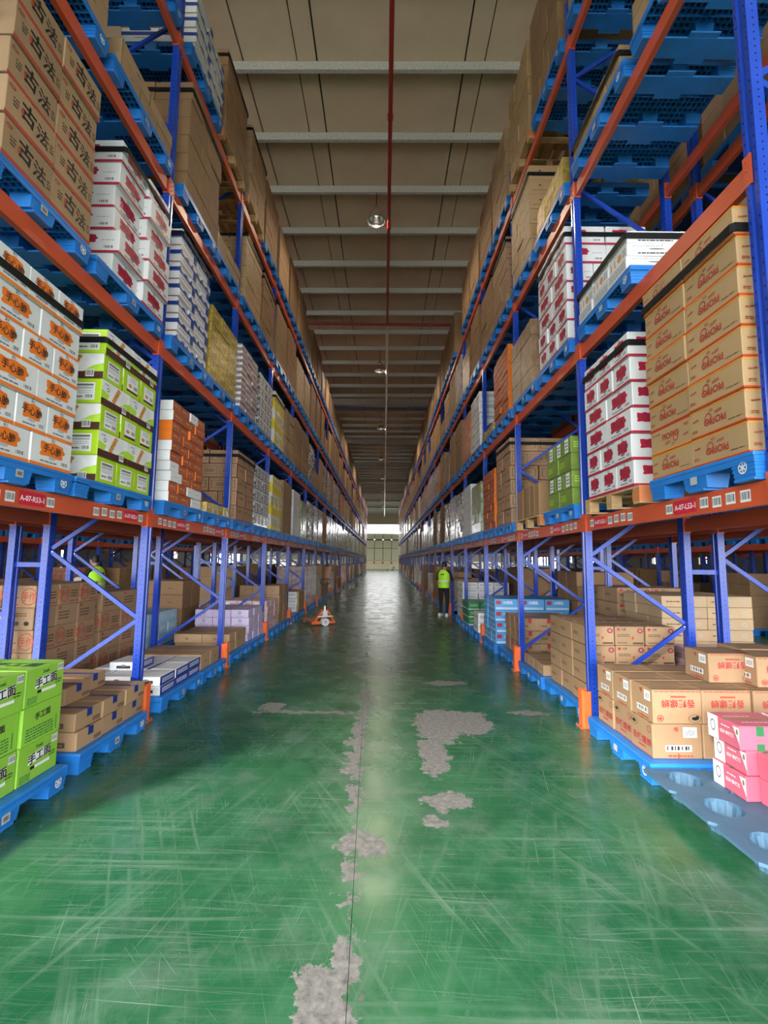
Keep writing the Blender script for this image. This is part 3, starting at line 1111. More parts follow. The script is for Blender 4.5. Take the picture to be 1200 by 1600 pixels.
def wood_pallet(xf, s, y0, y1, z, label, depth=1.0, stain=True, text=None):
    dy = y1 - y0
    o = link('wooden_pallet', None, None, (xf + s * depth / 2, (y0 + y1) / 2, z))
    a, b = depth / 2, dy / 2
    m = 'pallet_wood'
    mb = MB()
    mb.cbox(-0.055, 0.055, -b, b, 0.135, 0.155, 0.003, m)
    bm = mb.mesh('deck_board')
    for i in range(6):
        link('deck_board', bm, o, (-a + 0.055 + (depth - 0.11) * i / 5, 0, 0))
    for i, sy in enumerate((-1, 0, 1)):
        mb = MB()
        mb.cbox(-a, a, -0.05, 0.05, 0.115, 0.135, 0.003, m)
        link('cross_board', mb.mesh('cross_board'), o, (0, sy * (b - 0.05), 0))
        mb = MB()
        mb.cbox(-a, a, -0.05, 0.05, 0.0, 0.02, 0.003, m)
        link('bottom_board', mb.mesh('bottom_board'), o, (0, sy * (b - 0.05), 0))
    for sx in (-1, 0, 1):
        for sy in (-1, 0, 1):
            mb = MB()
            mb.cbox(-0.05, 0.05, -0.055, 0.055, 0.02, 0.115, 0.003, 'pallet_stain' if stain and sy < 0 else m)
            link('block', mb.mesh('block'), o, (sx * (a - 0.05), sy * (b - 0.055), 0))
    if text:
        mb = MB()
        mb.box(-a, a, -b - 0.004, -b + 0.004, 0.015, 0.15, 'pallet_stain')
        brd = mb.build('stained_end_board', o)
        mb = MB()
        face_shapes(mb, [('t', text, 0.5, 0.5, 0.55, 'white_ink')], 0.34, 0.12, lambda u, v, l: (-s * a + (0.05 if s > 0 else -0.4) + u, -b - 0.004 - l, 0.02 + v))
        mb.build('lettering', brd, fix=False)
    return tag(o, label, 'pallet', 'wooden pallets')


# ------------------------------------------------------------------ carton designs
D = {}


def design(key, name, body, desc, A=(), N=None, T=(), A2=None, N2=None, cat='carton'):
    D[key] = dict(name=name, body=body, desc=desc, A=list(A), N=list(A if N is None else N), T=list(T),
                  A2=None if A2 is None else list(A2), N2=None if N2 is None else list(N2), cat=cat)


TAPE = ('r', 0.0, 0.46, 1.0, 0.54, 'brown_tape')
LID = [('r', 0.0, 0.492, 1.0, 0.508, 'seam_ink')]
LINES = lambda u0, v0, u1, v1, r, m='grey_ink': ('lines', u0, v0, u1, v1, r, m)

design('gufa', 'calligraphy_carton', 'kraft', 'kraft carton with black calligraphy and red base band',
       A=[('r', 0, 0, 1, 0.12, 'dull_red_ink'), ('t', '古', 0.43, 0.60, 0.50, 'black_ink', -6, 0.95, 0.035), ('t', '法', 0.72, 0.50, 0.46, 'black_ink', -4, 0.95, 0.02),
          ('r', 0.285, 0.44, 0.335, 0.60, 'dull_red_ink'), LINES(0.13, 0.40, 0.24, 0.66, 3, 'seam_ink'), LINES(0.88, 0.30, 0.96, 0.56, 3, 'seam_ink'),
          ('o', 0.10, 0.82, 0.10, 0.05, 'dull_red_ink', 0.6)],
       N=[('r', 0, 0, 1, 0.04, 'seam_ink'), LINES(0.2, 0.45, 0.8, 0.6, 2, 'kraft')], T=[TAPE])


def badge(ink, ring='pale_grey_ink', word='手心脆', dark='black_ink'):
    return [('r', 0, 0, 1, 0.10, ink), ('b', 0.5, 0.60, 0.58, 0.48, ink), ('t', word, 0.5, 0.61, 0.29, dark, -4, 0.95, 0.02),
            ('e', 0.5, 0.325, 0.16, 0.055, ring), ('t', '童记', 0.5, 0.92, 0.08, 'grey_ink'), LINES(0.22, 0.14, 0.62, 0.24, 1, 'grey_ink'), ('code', 0.72, 0.14, 0.90, 0.32)]


design('oran', 'orange_badge_carton', 'white_card', 'white carton with orange badge and black lettering', A=badge('orange_ink'), T=[TAPE],
       N=badge('orange_ink'))
design('crim', 'crimson_badge_carton', 'white_card', 'white carton with crimson badge and band', A=badge('crimson_ink', 'grey_ink', '手心脆', 'maroon_ink'), T=LID,
       N=[('r', 0, 0, 1, 0.10, 'crimson_ink'), ('b', 0.36, 0.62, 0.40, 0.36, 'crimson_ink'), ('t', '手心脆', 0.36, 0.62, 0.2, 'maroon_ink'), LINES(0.65, 0.5, 0.9, 0.6, 1, 'pale_grey_ink'),
          ('code', 0.70, 0.15, 0.9, 0.33)])

_label = [('r', 0.20, 0.14, 0.82, 0.84, 'white_ink'), ('r', 0.25, 0.70, 0.77, 0.78, 'grey_ink'), ('r', 0.25, 0.58, 0.77, 0.66, 'pale_grey_ink'), LINES(0.25, 0.40, 0.77, 0.55, 2, 'pale_grey_ink'),
          ('code', 0.55, 0.18, 0.78, 0.38), LINES(0.25, 0.20, 0.5, 0.34, 1, 'grey_ink')]
_roll = [('r', 0, 0.26, 1, 1, 'white_ink'), ('r', 0, 0, 1, 0.28, 'brown_ink'), ('p', [(0.62, 0.28), (1, 0.28), (1, 0.62), (0.8, 0.52)], 'lime_ink'),
         ('p', [(0.0, 0.30), (0.2, 0.26), (0.25, 0.5), (0.0, 0.6)], 'lime_ink'), ('o', 0.20, 0.68, 0.09, 0.09, 'grey_ink', 0.6), LINES(0.08, 0.82, 0.22, 0.9, 1, 'grey_ink')] + \
        [('e', 0.40 + 0.035 * i, 0.36 + 0.125 * i, 0.13, 0.085, 'tan_ink') for i in range(5)] + [('code', 0.68, 0.06, 0.84, 0.36)]
_flav = [('r', 0.20, 0.14, 0.82, 0.84, 'white_ink'), ('r', 0.2, 0.14, 0.82, 0.24, 'brown_ink'), ('e', 0.38, 0.42, 0.13, 0.08, 'tan_ink'), LINES(0.36, 0.60, 0.70, 0.80, 2, 'pale_grey_ink'), ('code', 0.56, 0.3, 0.78, 0.52)]
design('lime', 'lime_snack_carton', 'lime_card', 'lime green snack carton', A=_label, N=_roll, A2=_roll, N2=_label, T=LID)
design('lime_flav', 'lime_snack_carton', 'lime_card', 'lime green snack carton', A=_flav, N=_roll, A2=_roll, N2=_flav, T=LID)

design('flat_blue', 'flat_white_carton', 'white_card', 'flat white carton with navy wave print',
       A=[('p', [(0, 0), (1, 0), (1, 0.22), (0.78, 0.26), (0.72, 0.52), (0.5, 0.5), (0.42, 0.24), (0.16, 0.26), (0.1, 0.6), (0, 0.62)], 'navy_ink'), LINES(0.15, 0.66, 0.55, 0.86, 1, 'red_ink'), LINES(0.60, 0.6, 0.9, 0.8, 1, 'grey_ink')],
       N=[('r', 0, 0, 1, 0.45, 'navy_ink'), LINES(0.35, 0.62, 0.65, 0.85, 1, 'grey_ink')],
       A2=[LINES(0.15, 0.5, 0.7, 0.75, 1, 'red_ink'), ('r', 0, 0, 1, 0.12, 'pale_grey_ink'), ('r', 0.8, 0.1, 1, 1, 'navy_ink')], N2=[('r', 0, 0, 1, 0.1, 'dull_red_ink'), LINES(0.35, 0.5, 0.65, 0.75, 1, 'grey_ink')])
design('gold', 'gold_film_carton', 'gold_film', 'shiny gold film-wrapped carton', A=[LINES(0.2, 0.5, 0.6, 0.6, 1, 'white_ink')], N=[('r', 0.25, 0.35, 0.55, 0.6, 'yellow_ink'), LINES(0.28, 0.4, 0.5, 0.55, 2, 'white_ink')])
design('mauve', 'mauve_film_carton', 'mauve_film', 'mauve carton in crinkled film', A=[('r', 0, 0.0, 1, 0.08, 'maroon_ink')], N=[('r', 0, 0.3, 1, 0.7, 'white_ink')])
design('bottle', 'bottle_print_carton', 'dark_film', 'black and white bottle-print carton',
       A=[('e', 0.25, 0.45, 0.26, 0.36, 'white_ink'), ('o', 0.25, 0.45, 0.18, 0.26, 'grey_ink', 0.6), ('e', 0.75, 0.45, 0.26, 0.36, 'white_ink'), ('o', 0.75, 0.45, 0.18, 0.26, 'grey_ink', 0.6), ('r', 0, 0.88, 1, 1, 'white_ink')],
       N=[('r', 0.1, 0.1, 0.9, 0.9, 'white_ink'), ('o', 0.5, 0.45, 0.3, 0.3, 'grey_ink')])
design('orange', 'orange_flat_carton', 'rust_card', 'orange-red flat snack carton', A=[LINES(0.15, 0.45, 0.5, 0.7, 1, 'amber_ink'), ('r', 0.80, 0.05, 0.82, 0.95, 'orange_ink'), ('r', 0.6, 0.3, 0.68, 0.7, 'kraft_pale')],
       N=[('r', 0, 0, 1, 1, 'orange_ink'), LINES(0.15, 0.35, 0.6, 0.6, 1, 'white_ink')])
design('orange_white', 'orange_flat_carton', 'rust_card', 'orange-red flat carton with white end', A=D['orange']['A'], N=[('r', 0, 0, 1, 1, 'white_ink'), ('e', 0.3, 0.5, 0.07, 0.07, 'pale_grey_ink')])
design('pale', 'white_flat_carton', 'white_card', 'white flat snack carton', A=[LINES(0.2, 0.4, 0.6, 0.65, 1, 'pale_grey_ink')], N=[('e', 0.3, 0.5, 0.08, 0.08, 'pale_grey_ink'), ('r', 0, 0, 1, 0.04, 'pale_grey_ink')])
design('maroon', 'maroon_edge_carton', 'kraft', 'kraft carton with maroon edges and frame print',
       A=[('r', 0, 0, 0.10, 1, 'maroon_ink'), ('r', 0, 0, 1, 0.05, 'maroon_ink'), LINES(0.3, 0.55, 0.8, 0.75, 2, 'seam_ink')],
       N=[('r', 0, 0.02, 1, 0.06, 'maroon_ink'), ('r', 0.08, 0.25, 0.92, 0.27, 'seam_ink'), ('r', 0.08, 0.8, 0.92, 0.82, 'seam_ink'), ('r', 0.08, 0.25, 0.1, 0.82, 'seam_ink'), ('r', 0.9, 0.25, 0.92, 0.82, 'seam_ink'), LINES(0.25, 0.4, 0.75, 0.65, 3, 'seam_ink')])
design('kraft', 'plain_kraft_carton', 'kraft', 'plain brown kraft carton', A=[LINES(0.38, 0.40, 0.62, 0.55, 1, 'seam_ink')], N=[('r', 0.42, 0.35, 0.52, 0.6, 'kraft_dark'), LINES(0.42, 0.4, 0.52, 0.58, 2, 'seam_ink')], T=[TAPE])
design('kraft_big', 'tall_kraft_carton', 'kraft_dark', 'large plain brown carton', A=[LINES(0.3, 0.30, 0.5, 0.40, 1, 'seam_ink'), ('r', 0.0, 0.0, 0.006, 1, 'kraft_pale')], N=[LINES(0.4, 0.4, 0.6, 0.5, 1, 'seam_ink')])
design('kraft_gold', 'golden_kraft_carton', 'kraft_gold', 'golden brown carton', A=[LINES(0.3, 0.45, 0.45, 0.6, 1, 'seam_ink')], N=[('r', 0.1, 0.25, 0.9, 0.28, 'seam_ink'), ('e', 0.35, 0.6, 0.08, 0.06, 'seam_ink')])
design('green_tape', 'low_tape_carton', 'kraft', 'long low kraft carton', A=[('r', 0.0, 0, 0.03, 1, 'olive_tape'), LINES(0.5, 0.4, 0.65, 0.6, 2, 'navy_ink')], N=[('r', 0.3, 0, 0.5, 1, 'olive_tape')])
design('olle', 'oki_carton', 'kraft_gold', 'kraft carton with red OkiOki print and amber bands',
       A=[('r', 0, 0, 1, 0.055, 'dull_red_ink'), ('r', 0, 0.055, 1, 0.075, 'orange_ink'), ('r', 0, 0.92, 1, 0.945, 'amber_ink'), ('r', 0, 0.955, 1, 0.99, 'orange_ink'),
          ('o', 0.36, 0.55, 0.17, 0.19, 'dull_red_ink', 0.74), ('t', 'OkiOki', 0.48, 0.42, 0.26, 'dull_red_ink', 0, 1.05, 0.035), ('t', 'mini', 0.55, 0.70, 0.13, 'dull_red_ink', 8), ('o', 0.42, 0.80, 0.09, 0.045, 'dull_red_ink', 0.6),
          ('t', 'MAMM', 0.12, 0.62, 0.07, 'dull_red_ink', 6), LINES(0.72, 0.20, 0.95, 0.25, 1, 'seam_ink'), LINES(0.05, 0.18, 0.15, 0.30, 2, 'dull_red_ink')], T=[TAPE])
design('docs', 'text_print_carton', 'white_card', 'white flat carton covered in fine black print',
       A=[LINES(0.06, 0.15, 0.94, 0.85, 4, 'grey_ink')], N=[('e', 0.55, 0.55, 0.6, 0.05, 'grey_ink'), LINES(0.2, 0.12, 0.85, 0.32, 1, 'black_ink'), LINES(0.1, 0.7, 0.6, 0.85, 1, 'pale_grey_ink'), ('e', 0.65, 0.82, 0.05, 0.05, 'orange_ink')],
       A2=[('r', 0.1, 0.2, 0.16, 0.8, 'tan_ink'), ('r', 0.3, 0.2, 0.36, 0.8, 'tan_ink'), ('e', 0.6, 0.5, 0.3, 0.3, 'tan_ink'), LINES(0.75, 0.2, 0.95, 0.8, 3, 'grey_ink')])
design('greenfilm', 'green_film_carton', 'olive_card', 'green film-wrapped carton', A=[LINES(0.1, 0.3, 0.5, 0.7, 3, 'lime_ink')], N=[('r', 0.25, 0.1, 0.8, 0.9, 'lime_ink')],
       A2=[('r', 0.3, 0.1, 0.75, 0.9, 'white_ink'), LINES(0.36, 0.2, 0.7, 0.8, 3, 'grey_ink')], N2=[LINES(0.1, 0.3, 0.5, 0.7, 3, 'lime_ink')])
design('slab', 'upright_flat_carton', 'kraft_dark', 'thin kraft carton standing on edge', A=[], N=[('r', 0.75, 0.3, 0.84, 0.75, 'dull_red_ink'), LINES(0.6, 0.8, 0.85, 0.84, 1, 'seam_ink')])

_luo = [('t', '香辣螺蛳', 0.52, 0.60, 0.25, 'red_ink', 180, 1.0, 0.012), ('r', 0.37, 0.78, 0.68, 0.83, 'dull_red_ink'), LINES(0.04, 0.93, 0.98, 0.99, 1, 'dull_red_ink'), ('o', 0.14, 0.17, 0.10, 0.10, 'red_ink', 0.8),
        ('t', '蛳', 0.14, 0.17, 0.10, 'red_ink', 180), ('o', 0.84, 0.17, 0.20, 0.12, 'seam_ink', 0.92), ('e', 0.84, 0.17, 0.10, 0.05, 'black_ink'), ('e', 0.89, 0.20, 0.05, 0.06, 'black_ink')]
_luo_up = [('t', '香辣螺蛳', 0.50, 0.40, 0.25, 'red_ink', 0, 1.0, 0.012), ('r', 0.34, 0.17, 0.66, 0.22, 'dull_red_ink'), ('o', 0.86, 0.80, 0.10, 0.10, 'red_ink', 0.8), ('o', 0.16, 0.82, 0.20, 0.12, 'seam_ink', 0.92),
           ('e', 0.16, 0.82, 0.10, 0.05, 'black_ink'), LINES(0.04, 0.0, 0.98, 0.06, 1, 'dull_red_ink')]
_luo_end = [('r', 0.62, 0.62, 0.90, 0.92, 'label_white'), LINES(0.66, 0.68, 0.86, 0.84, 3, 'grey_ink'), ('code', 0.25, 0.22, 0.78, 0.40), ('t', '螺', 0.48, 0.86, 0.14, 'dull_red_ink'), LINES(0.3, 0.04, 0.8, 0.14, 1, 'dull_red_ink'), ('r', 0.49, 0, 0.52, 0.16, 'dull_red_ink')]
_stripes = [('r', 0.0, 0.12, 1, 0.16, 'seam_ink'), ('r', 0.1, 0.3, 0.7, 0.33, 'seam_ink'), ('r', 0.0, 0.5, 1, 0.52, 'seam_ink'), ('r', 0.3, 0.7, 0.9, 0.73, 'seam_ink'), ('r', 0.0, 0.86, 1, 0.89, 'seam_ink')]
design('luosi', 'noodle_carton', 'kraft', 'kraft carton with red noodle lettering', A=_luo_up, N=_luo_end, A2=_luo_end, N2=_luo, T=_stripes)
design('pink', 'pink_carton', 'pink_card', 'pink carton with white end panel',
       A=[('r', 0, 0, 0.34, 1, 'white_ink'), ('o', 0.17, 0.55, 0.16, 0.26, 'grey_ink', 0.75), ('t', '低糖青稞饼', 0.62, 0.48, 0.17, 'white_ink'), LINES(0.45, 0.70, 0.72, 0.80, 1, 'white_ink'), ('p', [(0.82, 0.92), (1, 0.92), (1, 0.2)], 'white_ink'), ('e', 0.94, 0.72, 0.06, 0.12, 'olive_tape')],
       N=[('r', 0.30, 0.60, 0.44, 1.0, 'green_ink'), ('r', 0.30, 0.0, 0.44, 0.28, 'green_ink'), LINES(0.52, 0.15, 0.95, 0.85, 4, 'white_ink')], A2=[('r', 0.30, 0.0, 0.44, 1.0, 'green_ink'), LINES(0.52, 0.15, 0.95, 0.85, 4, 'white_ink')], T=[('r', 0, 0.42, 1, 0.52, 'olive_tape'), LINES(0.1, 0.62, 0.6, 0.7, 1, 'white_ink'), LINES(0.2, 0.2, 0.7, 0.3, 1, 'white_ink')])
design('lilac', 'lilac_carton', 'lilac_card', 'pale lilac carton with round green emblem', A=[LINES(0.2, 0.4, 0.8, 0.6, 2, 'pale_grey_ink')], N=[('o', 0.5, 0.60, 0.20, 0.20, 'green_ink', 0.6), LINES(0.3, 0.14, 0.7, 0.24, 1, 'green_ink')], T=[TAPE])
design('rose', 'rose_carton', 'rose_card', 'pale pink carton', A=[LINES(0.2, 0.3, 0.8, 0.6, 2, 'dull_red_ink')], N=[('r', 0.2, 0.2, 0.5, 0.7, 'white_ink'), LINES(0.55, 0.3, 0.9, 0.6, 2, 'dull_red_ink')])
design('bluetape', 'blue_tape_carton', 'kraft', 'kraft carton sealed with navy tape', A=[('r', 0.42, 0.55, 0.62, 1.0, 'navy_tape'), ('r', 0.66, 0.16, 0.94, 0.36, 'seam_ink'), LINES(0.68, 0.2, 0.92, 0.32, 1, 'kraft')],
       N=[('r', 0.15, 0.2, 0.8, 0.48, 'seam_ink'), LINES(0.2, 0.25, 0.75, 0.42, 1, 'kraft')], T=[('r', 0, 0.42, 1, 0.56, 'navy_tape')])
design('noodle_lime', 'green_noodle_carton', 'lime_pale', 'bright green carton with black logo lettering',
       A=[('p', [(0.24, 0.44), (0.78, 0.50), (0.80, 0.76), (0.26, 0.70)], 'white_ink'), ('t', '手工面', 0.52, 0.60, 0.28, 'black_ink', 5, 1.0, 0.03), ('t', 'Soak', 0.50, 0.86, 0.10, 'dark_green_ink'), ('r', 0.30, 0.30, 0.40, 0.38, 'black_ink'), ('r', 0.41, 0.30, 0.78, 0.38, 'white_ink'), LINES(0.76, 0.40, 0.92, 0.54, 2, 'dark_green_ink'),
          LINES(0.06, 0.06, 0.30, 0.26, 4, 'green_ink'), ('code', 0.80, 0.76, 0.95, 0.95)],
       A2=[('t', '手工面', 0.5, 0.70, 0.20, 'black_ink', 4, 1.0, 0.03), LINES(0.1, 0.08, 0.8, 0.45, 5, 'green_ink'), ('r', 0.86, 0.1, 0.88, 0.5, 'green_ink')],
       N=[('t', '手工面', 0.5, 0.6, 0.3, 'black_ink')], T=[('t', '手工面', 0.5, 0.5, 0.3, 'dark_green_ink'), LINES(0.1, 0.1, 0.6, 0.2, 1, 'green_ink')])
design('navybox', 'navy_side_carton', 'white_card', 'flat white carton with navy side and cup picture', A=[('r', 0, 0, 1, 1, 'navy_ink'), LINES(0.12, 0.25, 0.9, 0.8, 3, 'white_ink')],
       N=[('r', 0.25, 0.25, 0.75, 0.6, 'black_ink'), ('e', 0.5, 0.62, 0.32, 0.12, 'grey_ink'), LINES(0.2, 0.05, 0.8, 0.15, 1, 'grey_ink')], T=[LINES(0.08, 0.1, 0.92, 0.9, 6, 'pale_grey_ink')])
design('shouzuo', 'stamp_carton', 'kraft', 'kraft carton with round red stamp', N=[('o', 0.80, 0.5, 0.36, 0.40, 'dull_red_ink', 0.88), ('t', '手作', 0.80, 0.5, 0.42, 'dull_red_ink', 0, 0.7), ('r', 0.05, 0.1, 0.5, 0.17, 'dull_red_ink'), LINES(0.1, 0.4, 0.5, 0.5, 1, 'seam_ink'), ('r', 0.1, 0.7, 0.25, 0.85, 'dull_red_ink')],  # stamps in dull ink, darkened for the shade they stand in
       A=[('o', 0.25, 0.5, 0.36, 0.40, 'dull_red_ink', 0.88), ('t', '手作', 0.25, 0.5, 0.42, 'dull_red_ink', 0, 0.7), LINES(0.55, 0.3, 0.9, 0.7, 3, 'seam_ink'), ('r', 0.5, 0.1, 0.95, 0.16, 'dull_red_ink')],
       A2=[LINES(0.12, 0.25, 0.6, 0.7, 3, 'seam_ink'), ('r', 0.1, 0.78, 0.2, 0.92, 'dull_red_ink')], N2=[('e', 0.2, 0.3, 0.12, 0.1, 'black_ink'), ('e', 0.5, 0.3, 0.12, 0.1, 'black_ink'), ('e', 0.8, 0.3, 0.12, 0.1, 'black_ink'), LINES(0.2, 0.6, 0.8, 0.8, 2, 'seam_ink'), ('r', 0.1, 0.8, 0.2, 0.94, 'dull_red_ink')], T=[TAPE])
design('dakuan', 'red_square_carton', 'kraft', 'kraft carton with small red square',
       N=[('r', 0.07, 0.78, 0.17, 0.92, 'red_ink'), ('t', '大宽', 0.30, 0.85, 0.13, 'black_ink'), LINES(0.08, 0.45, 0.5, 0.62, 2, 'seam_ink'), LINES(0.08, 0.10, 0.4, 0.2, 1, 'seam_ink'), ('o', 0.86, 0.78, 0.16, 0.14, 'maroon_ink', 0.5), ('r', 0.6, 0.08, 0.95, 0.17, 'seam_ink'), ('e', 0.6, 0.4, 0.06, 0.08, 'dull_red_ink')],
       A=[LINES(0.1, 0.4, 0.5, 0.6, 2, 'seam_ink'), ('r', 0, 0, 1, 0.04, 'seam_ink')], T=[('r', 0, 0.46, 1, 0.54, 'kraft_dark'), ('r', 0.2, 0.1, 0.26, 0.3, 'label_white')])
design('cream', 'cream_carton', 'kraft_pale', 'cream coloured long carton', N=[('o', 0.5, 0.5, 0.25, 0.2, 'pale_grey_ink', 0.7), LINES(0.1, 0.4, 0.4, 0.6, 1, 'seam_ink'), ('o', 0.8, 0.5, 0.22, 0.18, 'pale_grey_ink', 0.7)], A=[], T=[TAPE])
design('sky', 'sky_blue_carton', 'sky_card', 'sky blue carton with white lettering', N=[('r', 0.05, 0.05, 0.95, 0.25, 'pale_blue_card'), ('t', '光明乳', 0.55, 0.66, 0.3, 'white_ink'), ('r', 0.06, 0.5, 0.26, 0.85, 'red_ink')], A=[('r', 0, 0.1, 1, 0.3, 'pale_blue_card'), LINES(0.2, 0.5, 0.8, 0.75, 2, 'white_ink')], T=[('r', 0, 0.46, 1, 0.54, 'pale_blue_card')])
design('green', 'dark_green_carton', 'green_card', 'dark green carton with white base line', N=[('r', 0, 0, 1, 0.1, 'white_ink'), LINES(0.2, 0.4, 0.8, 0.7, 2, 'lime_ink')], A=[('r', 0, 0, 1, 0.1, 'white_ink')], T=[('r', 0, 0.46, 1, 0.54, 'white_ink')])
design('white', 'white_line_carton', 'white_card', 'white carton with grey text lines', N=[LINES(0.1, 0.45, 0.9, 0.75, 2, 'grey_ink'), ('r', 0, 0, 1, 0.06, 'pale_grey_ink')], A=[LINES(0.1, 0.4, 0.9, 0.7, 2, 'grey_ink')], T=LID)
design('redtape', 'red_tab_carton', 'kraft', 'kraft carton with red tape tab', N=[('r', 0.42, 0.62, 0.60, 1, 'red_ink'), LINES(0.1, 0.3, 0.4, 0.5, 1, 'seam_ink')], A=[('r', 0.42, 0.62, 0.60, 1, 'red_ink')], T=[('r', 0, 0.42, 1, 0.58, 'brown_tape')])
design('paleblue', 'pale_blue_carton', 'pale_blue_card', 'pale blue carton', N=[LINES(0.2, 0.3, 0.8, 0.7, 2, 'white_ink')], A=[LINES(0.2, 0.3, 0.8, 0.7, 2, 'white_ink')])
design('yelwhite', 'yellow_panel_carton', 'white_card', 'white carton with yellow panels', A=[('r', 0, 0, 0.5, 1, 'yellow_ink'), LINES(0.55, 0.3, 0.9, 0.7, 2, 'grey_ink')], N=[('r', 0, 0, 1, 0.35, 'yellow_ink'), ('o', 0.5, 0.6, 0.2, 0.2, 'grey_ink', 0.6)],
       A2=[('r', 0, 0.3, 1, 1, 'yellow_ink')], N2=[('r', 0, 0.4, 1, 1, 'yellow_ink')])
design('kraft_red', 'red_line_carton', 'kraft', 'kraft carton with red line print', A=[LINES(0.2, 0.3, 0.7, 0.6, 2, 'dull_red_ink')], N=[('r', 0.1, 0.75, 0.9, 0.8, 'dull_red_ink'), ('r', 0.12, 0.3, 0.4, 0.5, 'dull_red_ink'), LINES(0.5, 0.3, 0.85, 0.55, 2, 'dull_red_ink')])

CARTON = {}


def carton_meshes(key, s, wx, wy, h, alt, flip):
    k = (key, s, round(wx, 3), round(wy, 3), round(h, 3), alt, flip)
    if k in CARTON:
        return CARTON[k]
    d = D[key]
    body = MB()
    a, b = wx / 2, wy / 2
    body.cbox(-a, a, -b, b, 0, h, 0.006, d['body'])
    pr = MB()
    A = d['A2'] if alt and d['A2'] is not None else d['A']
    N = d['N2'] if alt and d['N2'] is not None else d['N']
    fv = (lambda v: h - v) if flip else (lambda v: v)
    if s < 0:    # aisle face looks towards +x, reading direction +y
        face_shapes(pr, A, wy, h, lambda u, v, l: (a + l, (-b + u) if not flip else (b - u), fv(v)))
    else:        # aisle face looks towards -x, reading direction -y
        face_shapes(pr, A, wy, h, lambda u, v, l: (-a - l, (b - u) if not flip else (-b + u), fv(v)))
    face_shapes(pr, N, wx, h, lambda u, v, l: ((-a + u) if not flip else (a - u), -b - l, fv(v)))
    if d['T']:
        face_shapes(pr, d['T'], wx, wy, lambda u, v, l: (-a + u, -b + v, h + l))
    CARTON[k] = (body.mesh(d['name']), pr.mesh('print', fix=False) if pr.v else None)
    return CARTON[k]


POS = ['nearest', 'second back', 'third back', 'fourth back', 'fifth back', 'sixth back']
ROW = ['aisle side', 'second row in', 'third row in', 'fourth row in', 'fifth row in']
N_CARTONS = [0]


def put_carton(key, s, cx, cy, z, wx, wy, h, label, group, alt=False, flip=False, jit=0.006, rot=0.011):
    me, pr = carton_meshes(key, s, wx, wy, h, alt, flip)
    o = link(D[key]['name'], me, None, (cx + random.uniform(-jit, jit), cy + random.uniform(-jit, jit) * 0.5, z), random.uniform(-rot, rot))
    if pr:
        link('print', pr, o)
    w = label.split()
    tag(o, ' '.join(w[:16]), D[key]['cat'], group)
    N_CARTONS[0] += 1
    return o


def load(key, side, y0, y1, z0, n, h, where, pats=((3, 2),), xf=None, depth=1.0, top=False, pick=None, flip=None, skip=None, gap=0.004, xoff=None):
    """A stack of single cartons. pats: (count along the aisle, count deep) per layer, cycled. Only cartons on the visible skin are built."""
    s = -1 if side == 'L' else 1
    if xf is None:
        xf = -2.56 if side == 'L' else 2.17
    for l in range(n):
        ny, nx = pats[l % len(pats)]
        wy, wx = (y1 - y0) / ny, depth / nx
        for iy in range(ny):
            for ix in range(nx):
                if not (ix == 0 or iy == 0 or (top and l == n - 1)):
                    continue
                if skip and skip(l, iy, ix):
                    continue
                kk = pick(l, iy, ix) if pick else key
                layer = 'bottom layer' if l == 0 else ('top layer' if l == n - 1 else f'{ORD[l]} layer')
                lab = f"{D[kk]['desc']}, {where}, {layer}, {POS[iy]}, {ROW[ix]}"
                if len(lab.split()) > 16:
                    lab = f"{D[kk]['desc']}, {where}, {layer.replace(' layer', '')}, {POS[iy]}, {ROW[ix].replace(' in', '')}"
                inset = random.uniform(0, 0.018)
                fl = bool(flip(l, iy, ix)) if flip else False
                inset += xoff(l, iy, ix) if xoff else 0
                put_carton(kk, s, xf + s * (wx * (ix + 0.5) + inset), y0 + wy * (iy + 0.5), z0 + l * h + 0.001, wx - gap - 0.004, wy - gap - 0.004, h - 0.003,
                           lab, f"{D[kk]['name'].replace('_', ' ')}s, {where}", alt=(l % 2 == 1), flip=fl)


def strap(side, y0, y1, z, label, depth=1.0, xf=None, w=0.055):
    """Black binding band round a stack."""
    s = -1 if side == 'L' else 1
    if xf is None:
        xf = -2.56 if side == 'L' else 2.17
    xa, xb = xf - s * 0.010, xf + s * (depth + 0.010)
    ya, yb = y0 - 0.010, y1 + 0.010
    x0, x1 = min(xa, xb), max(xa, xb)
    c = 0.02
    ring = [(x0 + c, ya), (x1 - c, ya), (x1, ya + c), (x1, yb - c), (x1 - c, yb), (x0 + c, yb), (x0, yb - c), (x0, ya + c)]
    cx, cy = (x0 + x1) / 2, (ya + yb) / 2
    vs = []
    for zz, k in ((0, 0), (w, 0), (w, 0.004), (0, 0.004)):
        for x, y in ring:
            vs.append((x - cx + (k if x < cx else -k), y - cy + (k if y < cy else -k), zz))
    n = 8
    fs = []
    for r in range(4):
        q = (r + 1) % 4
        for i in range(n):
            j = (i + 1) % n
            fs.append((r * n + i, r * n + j, q * n + j, q * n + i))
    mb = MB()
    mb.add(vs, fs, 'strap')
    o = mb.build('binding_strap', loc=(cx, cy, z))
    return tag(o, label, 'strap', 'black binding straps')


